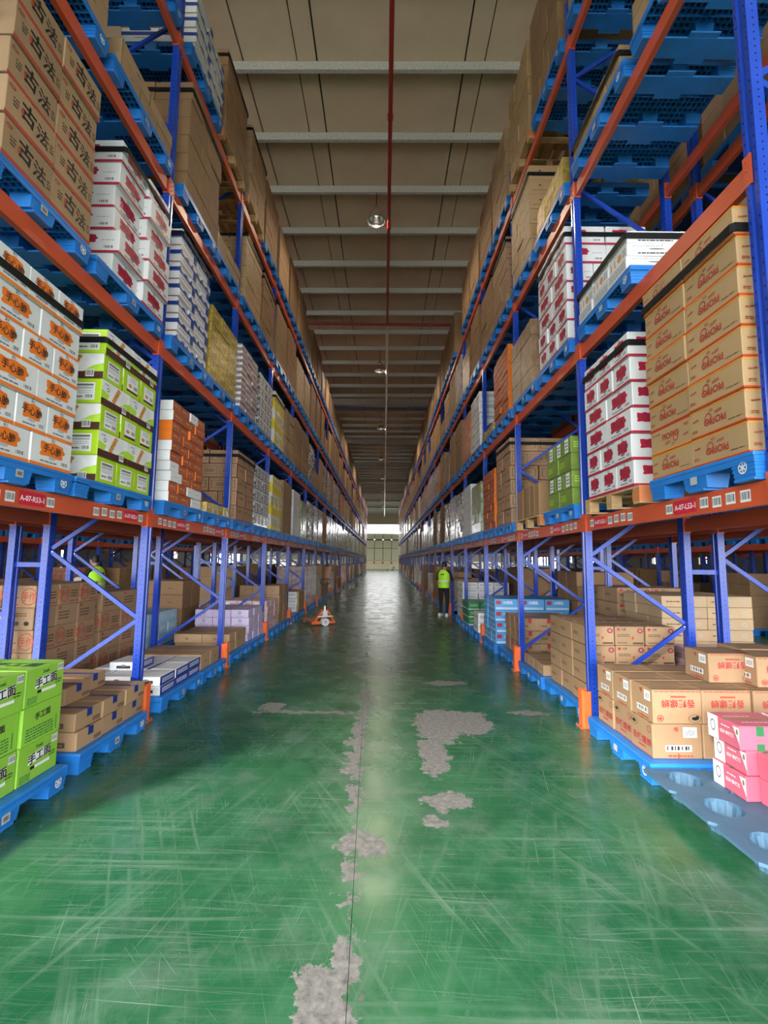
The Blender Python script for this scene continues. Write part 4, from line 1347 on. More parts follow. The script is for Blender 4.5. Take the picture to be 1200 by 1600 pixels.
# ------------------------------------------------------------------ film-wrapped and distant loads: one object per wrapped load
def wrapped_mesh(ny, nx, nl, w, d, h, seed, m, label_mat=None):
    key = ('wrap', ny, nx, nl, w, d, h, seed, m)
    if key in SHARED:
        return SHARED[key]
    rr = random.Random(seed)
    mb = MB()
    a, b = d / 2, w / 2
    mb.box(-a + 0.03, a - 0.03, -b + 0.03, b - 0.03, 0, h - 0.02, m)
    for l in range(nl):
        kx, ky = (nx, ny) if l % 2 == 0 else (max(1, nx), max(1, ny + (1 if seed % 2 else 0)))
        for i in range(kx):
            for j in range(ky):
                if 0 < i < kx - 1 and 0 < j < ky - 1 and l < nl - 1:
                    continue
                q = rr.uniform(0, 0.012)
                x0, x1 = -a + d * i / kx, -a + d * (i + 1) / kx
                y0, y1 = -b + w * j / ky, -b + w * (j + 1) / ky
                mb.cbox(x0 + (q if i == 0 else 0.002), x1 - (q if i == kx - 1 else 0.002), y0 + (q if j == 0 else 0.002), y1 - (q if j == ky - 1 else 0.002),
                        h * l / nl + 0.001, h * (l + 1) / nl, 0.007, m)
    SHARED[key] = mb.mesh('wrapped_load', fix=False)
    return SHARED[key]


WRAPS = [  # (count along, deep, layers, height, material, colour words)
    (3, 2, 5, 1.35, 'kraft', 'brown'), (2, 2, 6, 1.40, 'kraft_dark', 'dark brown'), (3, 2, 5, 1.20, 'kraft_gold', 'golden brown'),
    (2, 2, 4, 1.00, 'brown_film', 'glossy brown'), (3, 2, 9, 1.35, 'mauve_film', 'mauve'), (3, 2, 8, 1.30, 'silver_film', 'silver'),
    (2, 2, 5, 1.25, 'gold_film', 'gold'), (2, 2, 6, 1.30, 'dark_film', 'black and white'), (3, 2, 10, 1.25, 'amber_film', 'orange'),
    (2, 2, 6, 1.30, 'white_card', 'white'), (3, 2, 5, 1.15, 'olive_film', 'olive green'), (3, 2, 4, 0.60, 'kraft', 'low brown')]


def wrapped(idx, x, y, z, label, w=1.08, d=1.0, seed=0, rz=0.0):
    ny, nx, nl, h, m, col = WRAPS[idx]
    me = wrapped_mesh(ny, nx, nl, w, d, h, seed % 3 + idx * 10, m)
    o = link('wrapped_load', me, None, (x, y, z), rz)
    return tag(o, label, 'pallet load', 'film-wrapped pallet loads')
# ------------------------------------------------------------------ what stands where
USED = set()
SIDEW = {'L': 'left', 'R': 'right'}
XF = {'L': -2.56, 'R': 2.17}
SGN = {'L': -1, 'R': 1}


def ZP(l):
    return 0.0 if l == 0 else BZ[l - 1] + 0.160


def ZL(l):
    return ZP(l) + 0.171


def slot_y(b, k):
    if k == 0:
        return post_y(b) + 0.08, post_y(b) + 0.08 + 1.14
    return post_y(b + 1) - 0.10 - 1.14, post_y(b + 1) - 0.10


def half(k):
    return 'near half' if k == 0 else 'far half'


def pal(side, l, b, k, y0=None, y1=None, wood=False, text=None, xf=None, detail=None):
    """The pallet in a slot; marks the slot as taken."""
    USED.add((side, l, b, k))
    q = slot_y(b, k)
    y0 = q[0] if y0 is None else y0
    y1 = q[1] if y1 is None else y1
    xx = (XF[side] - SGN[side] * 0.0) if xf is None else xf
    lab = f"{'wooden' if wood else 'blue plastic'} pallet, {SIDEW[side]} rack, {LEVEL_WORD[l]} level, {half(k)} of {ORD[b]} bay"
    if wood:
        return wood_pallet(xx, SGN[side], y0, y1, ZP(l) + 0.012, lab, text=text)
    return blue_pallet(xx, SGN[side], y0, y1, ZP(l) + 0.001, lab, (b <= 2) if detail is None else detail)


# ---- left rack, first beam level
pal('L', 1, 0, 0, 2.66, 3.76)
load('oran', 'L', 2.84, 3.74, ZL(1), 6, 0.236, 'left first beam', ((2, 3), (3, 2)))
strap('L', 2.84, 3.74, ZL(1) + 5 * 0.236 + 0.06, 'black strap around the orange-badge cartons on the left first beam')
pal('L', 1, 0, 1, 3.80, 5.06)
load('lime', 'L', 4.06, 5.03, ZL(1), 6, 0.236, 'left first beam', ((3, 2), (2, 3)), pick=lambda l, iy, ix: 'lime_flav' if l % 2 == 0 and iy in (1, 2) and l > 0 else 'lime')
strap('L', 4.06, 5.03, ZL(1) + 5 * 0.236 + 0.10, 'black strap around the lime snack cartons')
pal('L', 1, 1, 0, 5.36, 6.50)
load('orange', 'L', 5.46, 6.46, ZL(1), 10, 0.124, 'left first beam', ((3, 2), (4, 2)),
     pick=lambda l, iy, ix: 'pale' if ((l in (0, 1) and iy >= 2) or (l in (2, 3) and iy == 0) or (l == 9 and iy == 2)) else ('orange_white' if iy == 0 and l in (0, 1, 4, 5, 8, 9) else 'orange'))
pal('L', 1, 1, 1, 6.54, 7.68)
load('gold', 'L', 6.66, 7.64, ZL(1), 1, 0.15, 'low row on left first beam', ((4, 3),), top=True)
pal('L', 1, 2, 0)
load('maroon', 'L', 7.98, 9.02, ZL(1), 5, 0.245, 'left first beam', ((3, 2), (2, 3)))
strap('L', 7.98, 9.02, ZL(1) + 4 * 0.245 + 0.12, 'black strap around the maroon-edged kraft cartons, left rack')
pal('L', 1, 2, 1)
load('bottle', 'L', 9.12, 10.18, ZL(1), 5, 0.24, 'left first beam', ((2, 2),))
pal('L', 1, 3, 0)
load('yelwhite', 'L', 10.48, 11.50, ZL(1), 5, 0.25, 'left first beam', ((3, 2), (2, 2)))

# ---- left rack, second beam level
pal('L', 2, 0, 0, 2.66, 3.76)
load('gufa', 'L', 2.80, 3.74, ZL(2), 5, 0.29, 'left second beam', ((2, 2),))
pal('L', 2, 0, 1, 3.84, 5.08)
load('crim', 'L', 4.15, 5.07, ZL(2), 6, 0.236, 'left second beam', ((2, 2),), xoff=lambda l, iy, ix: (0.0, -0.06, -0.04, 0.0, -0.05, 0.0)[l] if iy == 1 else (0.06, 0.0, 0.05, 0.07, 0.03, 0.03)[l])
strap('L', 4.15, 5.07, ZL(2) + 5 * 0.236 + 0.10, 'black strap around the crimson-badge cartons, left second beam')
pal('L', 2, 1, 0, 5.30, 6.44)
load('flat_blue', 'L', 5.42, 6.38, ZL(2), 13, 0.112, 'left second beam', ((3, 2), (2, 2)))
strap('L', 5.42, 6.38, ZL(2) + 12 * 0.112 + 0.02, 'black strap around the flat navy-wave cartons')
pal('L', 2, 1, 1, 6.50, 7.68)
load('gold', 'L', 6.50, 7.66, ZL(2), 4, 0.27, 'tall block on left second beam', ((3, 2),))
pal('L', 2, 2, 0)
load('mauve', 'L', 7.96, 8.98, ZL(2), 11, 0.108, 'left second beam', ((3, 2),))
pal('L', 2, 2, 1)
load('bottle', 'L', 9.14, 10.18, ZL(2), 5, 0.23, 'left second beam', ((2, 2),))
pal('L', 2, 3, 0)
load('yelwhite', 'L', 10.48, 11.50, ZL(2), 5, 0.25, 'left second beam', ((2, 2), (3, 2)))
strap('L', 10.48, 11.50, ZL(2) + 1.1, 'black strap around the yellow-panel cartons, left second beam')
pal('L', 2, 3, 1)
load('kraft', 'L', 11.72, 12.76, ZL(2), 5, 0.25, 'left second beam', ((2, 2),))

# ---- left rack, third beam level
pal('L', 3, 0, 0, 2.66, 3.78)
load('kraft', 'L', 2.80, 3.74, ZL(3), 3, 0.25, 'left third beam', ((2, 2),))
pal('L', 3, 0, 1, 3.86, 5.08)
load('green_tape', 'L', 3.96, 5.04, ZL(3), 2, 0.15, 'left third beam', ((3, 2), (2, 2)))
pal('L', 3, 1, 0, 5.36, 6.50)
load('kraft_big', 'L', 5.46, 6.56, ZL(3), 6, 0.255, 'left third beam', ((2, 2), (3, 2)))
strap('L', 5.46, 6.56, ZL(3) + 5 * 0.255 + 0.1, 'black strap around the tall brown cartons, left third beam')
pal('L', 3, 1, 1, 6.54, 7.68)
load('green_tape', 'L', 6.60, 7.64, ZL(3), 2, 0.15, 'beyond on left third beam', ((3, 2),))
pal('L', 3, 2, 0)
load('kraft_gold', 'L', 7.96, 9.00, ZL(3), 6, 0.215, 'left third beam', ((2, 2),))
strap('L', 7.96, 9.00, ZL(3) + 1.22, 'black strap around the golden brown cartons, left third beam')
pal('L', 3, 2, 1)
load('kraft_big', 'L', 9.14, 10.18, ZL(3), 5, 0.26, 'second bay left third beam', ((3, 2), (2, 2)))
strap('L', 9.14, 10.18, ZL(3) + 1.16, 'black strap around the farther brown cartons, left third beam')

# ---- left rack, top level
pal('L', 4, 0, 1, 3.86, 5.08)
pal('L', 4, 1, 0, 5.36, 6.50)
load('flat_blue', 'L', 5.46, 6.50, ZL(4), 8, 0.112, 'left top beam', ((3, 2), (2, 2)))
pal('L', 4, 1, 1, wood=True)
load('kraft_big', 'L', 6.62, 7.66, ZL(4), 5, 0.29, 'left top beam', ((2, 2), (3, 2)))
strap('L', 6.62, 7.66, ZL(4) + 4 * 0.29 + 0.15, 'black strap around the tall brown cartons, left top beam')
pal('L', 4, 2, 0, wood=True)
load('kraft', 'L', 7.96, 9.00, ZL(4), 6, 0.25, 'left top beam', ((3, 2), (2, 2)))
strap('L', 7.96, 9.00, ZL(4) + 5 * 0.25 + 0.12, 'black strap around the brown cartons in third bay, left top beam')

# ---- right rack, first beam level
pal('R', 1, 0, 0, 2.68, 3.76)
load('olle', 'R', 2.72, 3.75, ZL(1), 8, 0.199, 'right first beam', ((2, 2),), flip=lambda l, iy, ix: l == 1 and iy == 1)
strap('R', 2.72, 3.75, ZL(1) + 7 * 0.199 + 0.02, 'black strap around the OkiOki cartons')
pal('R', 1, 0, 1, 3.92, 4.98, wood=True, text='ABZ')
load('crim', 'R', 4.00, 4.93, ZL(1), 6, 0.236, 'right first beam', ((3, 2), (3, 2), (2, 3), (2, 3)))
strap('R', 4.00, 4.93, ZL(1) + 5 * 0.236 + 0.10, 'black strap around the crimson-badge cartons, right first beam')
pal('R', 1, 1, 0, 5.28, 6.30)
load('greenfilm', 'R', 5.34, 6.12, ZL(1), 4, 0.205, 'right first beam', ((2, 2), (3, 3)))
pal('R', 1, 1, 1, 6.46, 7.66, wood=True)
load('slab', 'R', 6.50, 7.64, ZL(1), 1, 0.46, 'right first beam', ((6, 2),), top=False)
load('kraft', 'R', 6.52, 7.62, ZL(1) + 0.0, 4, 0.19, 'behind thin cartons, right', ((2, 1),), xf=2.17 + 1.02, depth=0.4)
strap('R', 6.52, 7.62, ZL(1) + 3 * 0.19 + 0.02, 'black strap around kraft cartons behind the thin upright cartons', xf=2.17 + 1.02, depth=0.4)
pal('R', 1, 2, 0)
load('maroon', 'R', 7.96, 8.92, ZL(1), 6, 0.25, 'right first beam', ((2, 3), (3, 2)))
strap('R', 7.96, 8.92, ZL(1) + 5 * 0.25 + 0.12, 'black strap around the maroon-edged kraft cartons, right rack')
pal('R', 1, 2, 1)
load('orange', 'R', 9.14, 10.16, ZL(1), 10, 0.12, 'right first beam', ((3, 2), (4, 2)))
pal('R', 1, 3, 0)
USED.add(('R', 1, 3, 0))
wrapped(10, 2.17 + 0.5, 10.95, ZL(1), 'olive film-wrapped load beyond the orange cartons, right first beam')

# ---- right rack, second beam level
USED.add(('R', 2, 0, 0))
pal('R', 2, 0, 1, 3.90, 5.04)
load('docs', 'R', 3.96, 5.00, ZL(2), 3, 0.125, 'right second beam', ((3, 2), (3, 2)))
strap('R', 3.96, 5.00, ZL(2) + 2 * 0.125 + 0.04, 'black strap around the flat white text-print cartons')
pal('R', 2, 1, 0, 5.28, 6.42)
load('crim', 'R', 5.32, 6.32, ZL(2), 6, 0.245, 'right second beam', ((3, 2), (3, 2), (2, 3), (2, 3)))
strap('R', 5.32, 6.32, ZL(2) + 5 * 0.245 + 0.1, 'black strap around the crimson-badge cartons, right second beam')
pal('R', 2, 1, 1, 6.54, 7.68)
ob = wrapped(3, 2.17 + 0.5, 7.20, ZL(2), 'grey-brown load in crinkled stretch film, right second beam')
pal('R', 2, 2, 0)
load('orange', 'R', 8.00, 9.06, ZL(2), 10, 0.125, 'right second beam', ((3, 2), (4, 2)))
pal('R', 2, 2, 1)
load('gold', 'R', 9.16, 10.18, ZL(2), 1, 0.16, 'low row on right second beam', ((4, 3),), top=False)
pal('R', 2, 3, 0)
load('white', 'R', 10.48, 11.50, ZL(2), 5, 0.26, 'right second beam', ((2, 2),))

# ---- right rack, third beam level
pal('R', 3, 0, 0, 2.70, 3.74)
load('green_tape', 'R', 2.80, 3.70, ZL(3), 2, 0.16, 'right third beam', ((2, 2),))
pal('R', 3, 0, 1, 3.86, 5.06)
load('kraft', 'R', 3.94, 5.04, ZL(3), 1, 0.25, 'low row on right third beam', ((4, 2),))
strap('R', 3.94, 5.04, ZL(3) + 0.12, 'black strap around the low kraft row, right third beam')
pal('R', 3, 1, 0, 5.28, 6.42)
load('gold', 'R', 5.34, 6.30, ZL(3), 2, 0.20, 'right third beam', ((3, 2),))
pal('R', 3, 1, 1, 6.54, 7.68)
load('kraft_gold', 'R', 6.62, 7.60, ZL(3), 6, 0.245, 'right third beam', ((2, 2), (3, 2)))
strap('R', 6.62, 7.60, ZL(3) + 5 * 0.245 + 0.06, 'black strap around the golden brown cartons, right third beam')
pal('R', 3, 2, 0)
load('kraft_red', 'R', 7.98, 9.02, ZL(3), 6, 0.215, 'right third beam', ((2, 2), (3, 2)))
strap('R', 7.98, 9.02, ZL(3) + 5 * 0.215 + 0.1, 'black strap around the red-line kraft cartons')
pal('R', 3, 2, 1)
load('kraft_big', 'R', 9.14, 10.18, ZL(3), 5, 0.25, 'right third beam', ((2, 2),))

# ---- right rack, top level
pal('R', 4, 0, 1, 3.86, 5.06)
load('kraft', 'R', 3.94, 5.02, ZL(4), 5, 0.26, 'right top beam', ((2, 2),))
pal('R', 4, 1, 0, 5.28, 6.42)
load('kraft_big', 'R', 5.34, 6.40, ZL(4), 5, 0.32, 'right top beam', ((3, 2), (2, 2)))
pal('R', 4, 1, 1, wood=True)
load('kraft_gold', 'R', 6.56, 7.62, ZL(4), 5, 0.32, 'right top beam', ((3, 2), (2, 2)))
pal('R', 4, 2, 0)
load('kraft', 'R', 7.96, 9.00, ZL(4), 6, 0.25, 'third bay right top beam', ((3, 2), (2, 2)))

# ---- left side, on the floor
pal('L', 0, 0, 0, 2.58, 3.74, xf=-2.40, detail=True)
load('noodle_lime', 'L', 2.92, 3.72, 0.171, 3, 0.262, 'left floor', ((2, 2),), xf=-2.47, depth=0.86, top=True)
pal('L', 0, 0, 1, 3.92, 5.00, xf=-2.43, detail=True)
load('bluetape', 'L', 3.95, 5.02, 0.171, 2, 0.150, 'left floor', ((3, 2),), xf=-2.48, depth=0.95, top=True)
for i, (x, y) in enumerate(((-2.98, 4.30), (-3.06, 4.68))):
    put_carton('bluetape', -1, x, y, 0.171 + 0.301, 0.50, 0.355, 0.147, f"kraft carton sealed with navy tape, {('nearer', 'farther')[i]} of two on the upper left floor layer", 'upper blue tape cartons')
pal('L', 0, 1, 0, 5.46, 6.62, xf=-2.50, detail=True)
load('navybox', 'L', 5.52, 6.70, 0.171, 2, 0.105, 'left floor', ((3, 3),), xf=-2.56, depth=1.0, top=True)
put_carton('navybox', -1, -3.15, 6.0, 0.171 + 0.211, 0.34, 0.4, 0.10, 'flat white carton with navy side, alone on top of the navy-sided stack', 'top navy side carton')
pal('L', 0, 1, 1, 6.66, 7.62, xf=-2.50, detail=True)
load('kraft', 'L', 6.76, 7.50, 0.171, 1, 0.215, 'low row on left floor', ((2, 3),), xf=-2.56, depth=1.0, top=True)
pal('L', 0, 2, 0, 7.90, 9.04, xf=-2.52, detail=True)
load('kraft', 'L', 8.05, 8.98, 0.171, 2, 0.15, 'left floor past second guard', ((3, 2),), xf=-2.58, depth=0.95, top=True)
pal('L', 0, 2, 1, 9.08, 10.2, xf=-2.52, detail=True)
load('lilac', 'L', 9.12, 10.16, 0.171, 4, 0.150, 'left floor', ((3, 3),), xf=-2.58, depth=1.05, top=True)
pal('L', 0, 3, 0, xf=-2.52)
load('rose', 'L', 10.50, 11.50, 0.171, 5, 0.13, 'left floor', ((3, 3),), xf=-2.58, depth=1.0, top=True)
pal('L', 0, 3, 1, xf=-2.52)
load('kraft', 'L', 11.70, 12.70, 0.171, 4, 0.23, 'tall stack on left floor', ((2, 3),), xf=-2.58, depth=1.0, top=True)
pal('L', 0, 4, 0, xf=-2.52)
load('white', 'L', 14.2, 15.1, 0.171, 3, 0.2, 'left floor past fourth guard', ((2, 2),), xf=-2.6, depth=0.9, top=True)

# ---- left, floor of the rack behind
load('shouzuo', 'L', 5.32, 6.46, 0.171, 5, 0.25, 'left rear rack floor', ((3, 3),), xf=-3.92, depth=1.15, top=True)
load('shouzuo', 'L', 6.62, 7.66, 0.171, 4, 0.27, 'left rear rack second stack', ((2, 2),), xf=-3.95, depth=1.05, top=True)
load('paleblue', 'L', 8.2, 9.3, 0.171, 3, 0.20, 'left rear rack floor', ((3, 3),), xf=-4.05, depth=1.0, top=True)
load('kraft_big', 'L', 9.5, 10.4, 0.171, 4, 0.28, 'left rear rack floor', ((2, 2),), xf=-4.05, depth=1.0, top=True)
for i, (y0, y1) in enumerate(((5.32, 6.46), (6.60, 7.70), (8.2, 9.3), (9.4, 10.5))):
    blue_pallet(-3.90, -1, y0, y1, 0.001, f'blue plastic pallet on the floor of the left rear rack, {ORD[i]} from the camera', False, 1.15)

# ---- right side, on the floor
pal('R', 0, 0, 1, 3.86, 5.00, xf=2.13, detail=True)
load('luosi', 'R', 3.95, 4.93, 0.171, 2, 0.272, 'right floor', ((3, 3),), xf=2.20, depth=1.24, top=True)
for i, (x, y, al) in enumerate(((3.06, 4.36, True), (3.38, 4.22, True), (3.55, 4.60, False))):
    put_carton('luosi', 1, x, y, 0.171 + 0.545, 0.40, 0.33, 0.25, f"kraft noodle carton, {('first', 'second', 'third')[i]} from the aisle on the upper right floor layer", 'upper noodle cartons', alt=al)
pal('R', 0, 1, 0, 5.34, 6.56, xf=2.22, detail=True)
load('dakuan', 'R', 5.40, 6.52, 0.171, 4, 0.215, 'right floor', ((3, 3),), xf=2.29, depth=1.02, top=True)
pal('R', 0, 1, 1, 6.60, 7.68, xf=2.18, detail=True)
load('kraft', 'R', 6.66, 7.62, 0.171, 1, 0.15, 'low row on right floor', ((4, 2),), xf=2.24, depth=1.0, top=True)
pal('R', 0, 2, 0, 7.90, 9.02, xf=2.18, detail=True)
load('redtape', 'R', 8.00, 8.95, 0.171, 3, 0.21, 'right floor', ((3, 3),), xf=2.30, depth=1.0, top=True)
pal('R', 0, 2, 1, 9.08, 10.18, xf=2.12, detail=True)
load('sky', 'R', 9.16, 10.14, 0.171, 4, 0.215, 'right floor', ((3, 3),), xf=2.16, depth=1.45, top=True)
pal('R', 0, 3, 0, xf=2.12)
load('white', 'R', 10.5, 11.0, 0.171, 2, 0.22, 'right floor', ((1, 2),), xf=2.10, depth=0.6, top=True)
pal('R', 0, 3, 1, xf=2.12)
load('green', 'R', 11.8, 12.7, 0.171, 3, 0.19, 'right floor', ((3, 3),), xf=2.12, depth=0.9, top=True)
pal('R', 0, 4, 0, xf=2.15)
load('white', 'R', 13.2, 14.2, 0.171, 6, 0.165, 'tall stack on right floor', ((2, 3),), xf=2.22, depth=1.3, top=True)
# ---- right, floor of the rack behind
load('cream', 'R', 6.15, 7.1, 0.171, 8, 0.145, 'right rear rack floor', ((3, 2),), xf=3.62, depth=1.2, top=True)
load('dakuan', 'R', 7.3, 8.2, 0.171, 5, 0.24, 'right rear rack floor', ((2, 2),), xf=3.62, depth=1.1, top=True)
load('rose', 'R', 5.30, 6.05, 0.171, 3, 0.19, 'right rear rack floor', ((2, 3),), xf=3.62, depth=1.1, top=True)
load('kraft_big', 'R', 9.0, 10.0, 0.171, 5, 0.28, 'right rear rack floor', ((2, 2),), xf=3.7, depth=1.1, top=True)
for i, (y0, y1) in enumerate(((5.25, 6.1), (6.12, 7.15), (7.25, 8.3), (8.95, 10.05))):
    blue_pallet(3.62, 1, y0, y1, 0.001, f'blue plastic pallet on the floor of the right rear rack, {ORD[i]} from the camera', False, 1.2)


# faded nesting pallet with open cups, and the pink cartons on it
def cup_pallet():
    o = link('cup_pallet', None, None, (2.72, 3.275, 0))
    tag(o, 'faded blue nesting pallet with open cup feet under the pink cartons', 'pallet')
    h, n = 0.14, 32
    cells = [(cx, cy) for cx in (-0.44, 0.0, 0.44) for cy in (-0.40, 0.0, 0.40)]
    deck = MB()
    hx, hy = 0.22, 0.20
    for cx, cy in cells:
        outer, inner = [], []
        for i in range(n):
            a = 2 * PI * (i + 0.5) / n
            ca, sa = math.cos(a), math.sin(a)
            q = 1 / max(abs(ca), abs(sa))
            outer.append((cx + hx * ca * q, cy + hy * sa * q))
            inner.append((cx + 0.115 * ca, cy + 0.12 * sa))
        vs = [(x, y, h) for x, y in outer] + [(x, y, h) for x, y in inner] + [(x, y, h - 0.02) for x, y in outer] + [(x, y, h - 0.02) for x, y in inner]
        fs = []
        for i in range(n):
            j = (i + 1) % n
            fs += [(i, j, n + j, n + i), (2 * n + i, 3 * n + i, 3 * n + j, 2 * n + j), (i, 2 * n + i, 2 * n + j, j), (n + i, n + j, 3 * n + j, 3 * n + i)]
        deck.add(vs, fs, 'pallet_faded')
    deck.build('deck', o, fix=False)
    cup = MB()
    m = 48
    rings = []
    for z, k in ((h + 0.001, 1.0), (h - 0.03, 0.97), (0.02, 0.80), (0.0, 0.76)):
        rings.append([(0.118 * k * (1 + 0.035 * math.cos(12 * 2 * PI * i / m)) * math.cos(2 * PI * i / m), 0.123 * k * (1 + 0.035 * math.cos(12 * 2 * PI * i / m)) * math.sin(2 * PI * i / m), z) for i in range(m)])
    vs = sum(rings, [])
    fs = [(r * m + i, r * m + (i + 1) % m, (r + 1) * m + (i + 1) % m, (r + 1) * m + i) for r in range(3) for i in range(m)] + [tuple(range(3 * m, 4 * m))]
    cup.add(vs, fs, 'pallet_faded')
    me = cup.mesh('cup_foot', smooth=False, fix=False)
    for cx, cy in cells:
        link('cup_foot', me, o, (cx, cy, 0))


cup_pallet()
USED.add(('R', 0, 0, 0))
for col, (x, y, n) in enumerate(((2.68, 3.50, 3), (3.07, 3.50, 3), (2.76, 3.17, 2), (3.15, 3.17, 2), (2.86, 2.84, 2))):
    for l in range(n):
        dx = (0.0, 0.02, -0.02)[l] if col == 0 else 0.0
        put_carton('pink', 1, x + 0.0 + dx, y, 0.142 + l * 0.166, 0.385, 0.315, 0.163,
                   f"pink carton{' with white end panel' if col < 2 else ' with green tape'}, {ORD[l]} layer, {('far aisle column', 'far inner column', 'middle aisle column', 'middle inner column', 'nearest column')[col]}", 'pink cartons on the faded pallet', alt=col >= 2)

# ---- the rest of the aisle: one wrapped load per slot; past the twelfth bay they merge into the distance
rr = random.Random(21)
CHOICE = {0: [0, 1, 2, 3, 8, 4, 11, 11], 1: [0, 1, 4, 5, 5, 6, 7, 8, 9, 3, 5, 10, 4], 2: [0, 0, 1, 4, 5, 6, 3, 2, 9, 8, 1], 3: [0, 1, 2, 2, 0, 1, 3, 11, 1], 4: [0, 1, 2, 1, 3, 0]}
LATE, LATEP = MB(), MB()
FIXED = {('L', 1, 3, 1): 0, ('L', 1, 4, 0): 9, ('L', 1, 4, 1): 10, ('L', 1, 5, 0): 5, ('L', 1, 5, 1): 5, ('L', 1, 6, 0): 7, ('L', 1, 6, 1): 0, ('L', 1, 7, 0): 5, ('L', 1, 7, 1): 4,
         ('L', 2, 4, 0): 1, ('L', 2, 4, 1): 1, ('L', 2, 5, 0): 5, ('L', 2, 5, 1): 11, ('L', 2, 6, 0): 0, ('L', 2, 6, 1): 5, ('R', 1, 3, 1): 9, ('R', 1, 4, 0): 5, ('R', 1, 4, 1): 4,
         ('R', 1, 5, 0): 5, ('R', 1, 5, 1): 1, ('R', 1, 6, 0): 5, ('R', 2, 3, 1): 8, ('R', 2, 4, 0): 1, ('R', 2, 4, 1): 1, ('R', 2, 5, 0): 3, ('R', 2, 5, 1): 0,
         ('R', 3, 3, 0): 1, ('R', 3, 3, 1): 3, ('R', 3, 4, 0): 4, ('R', 3, 4, 1): 0, ('L', 3, 3, 0): 0, ('L', 3, 3, 1): 1, ('L', 3, 4, 0): 2}


def far_load(side, xa, y0, y1, l, idx):
    s = SGN[side]
    ny, nx, nl, h, m, cw = WRAPS[idx]
    x = xa + s * 0.51
    z = ZL(l)
    if l == 0:
        h *= 0.9
    LATE.box(x - 0.49, x + 0.49, y0 + 0.04, y1 - 0.04, z, z + h, m)
    k = min(nl, 6)
    for q in range(k):
        for e in range(2):
            LATE.cbox(x - 0.505, x + 0.505, y0 + 0.03 + e * 0.54, y0 + 0.55 + e * 0.54, z + h * q / k + 0.01, z + h * (q + 1) / k - 0.004, 0.008, m)
    LATEP.box(x - 0.52, x + 0.52, y0, y1, ZP(l) + 0.10, ZL(l), 'pallet_blue')
    for q in (0.1, 0.57, 1.04):
        for e in (-0.43, 0, 0.43):
            LATEP.box(x + e - 0.085, x + e + 0.085, y0 + q - 0.09, y0 + q + 0.09, ZP(l), ZP(l) + 0.12, 'pallet_blue')


def slot_load(side, xa, b, k, l, single, nm, idx, seed, pallet=True, w=1.08, d=1.0):
    y0, y1 = slot_y(b, k)
    s = SGN[side]
    if not single:
        return far_load(side, xa, y0, y1, l, idx)
    if pallet:
        blue_pallet(xa, s, y0, y1, ZP(l) + 0.001, f'blue plastic pallet, {nm}', False)
    wrapped(idx, xa + s * 0.51, (y0 + y1) / 2, ZL(l) if pallet else 0.0, f'{WRAPS[idx][5]} load, {nm}', seed=seed, w=w, d=d, rz=rr.uniform(-0.015, 0.015))


for side in 'LR':
    for b in range(0, NB):
        for l in (0, 1, 2, 3, 4):
            for k in (0, 1):
                if (side, l, b, k) in USED or (b == 0 and l == 4 and k == 0) or (l == 0 and b < 4) or (l == 0 and b == 4 and side == 'R'):
                    continue
                idx, seed = rr.choice(CHOICE[l]), rr.randrange(3)
                idx = FIXED.get((side, l, b, k), idx)
                if rr.random() < 0.04 and (side, l, b, k) not in FIXED:
                    continue
                slot_load(side, XF[side], b, k, l, b < 12, f'{SIDEW[side]} rack, {LEVEL_WORD[l]} level, {half(k)} of {ORD[b]} bay', idx, seed)

# ---- racks behind, and the racks across the next aisles
for side, xb, far_x in (('L', XL2, XL3), ('R', XR2, XR3)):
    s = SGN[side]
    sw = SIDEW[side]
    for b in range(0, 12):
        for k in (0, 1):
            bw = 'camera-side' if b < 0 else ORD[b]
            for l in (1, 2, 3):
                idx, seed = rr.choice([0, 1, 0, 2, 3, 4]), rr.randrange(3)
                if rr.random() > 0.10:
                    slot_load(side, xb, b, k, l, -1 < b < 4, f'{sw} rear rack, {LEVEL_WORD[l]} level, {half(k)} of {bw} bay', idx, seed)
            if b >= 4:
                slot_load(side, xb, b, k, 0, b < 6, f'{sw} rear rack, floor level, {half(k)} of {bw} bay', rr.choice([0, 1, 8, 3, 11]), rr.randrange(3))
    for b in range(0, 13):
        for k in (0, 1):
            slot_load(side, far_x, b, k, 1, b < 7, f'first beam across next {sw} aisle, {half(k)} of {ORD[b]} bay', rr.choice([0, 1, 0, 2, 3, 8, 4]), rr.randrange(3))
            idx, seed = rr.choice([0, 2, 8, 3, 1, 11, 11]), rr.randrange(3)
            if rr.random() < 0.85:
                slot_load(side, far_x, b, k, 0, b < 7, f'floor across next {sw} aisle, {half(k)} of {ORD[b]} bay', idx, seed)
            # and the next row behind those
            for l in (0, 1, 2):
                if rr.random() < 0.8:
                    far_load(side, far_x + s * 1.5, *slot_y(b, k), l, rr.choice([0, 1, 2, 3, 8]))
                if l < 2 and rr.random() < 0.8:
                    far_load(side, far_x + s * 6.5, *slot_y(b, k), l, rr.choice([0, 1, 2, 3, 8]))
tag(LATE.build('distant_loads', fix=False), 'rows of wrapped loads too far off to tell apart', 'pallet load', kind='stuff')
tag(LATEP.build('distant_pallets', fix=False), 'rows of blue pallets too far off to tell apart', 'pallet', kind='stuff')
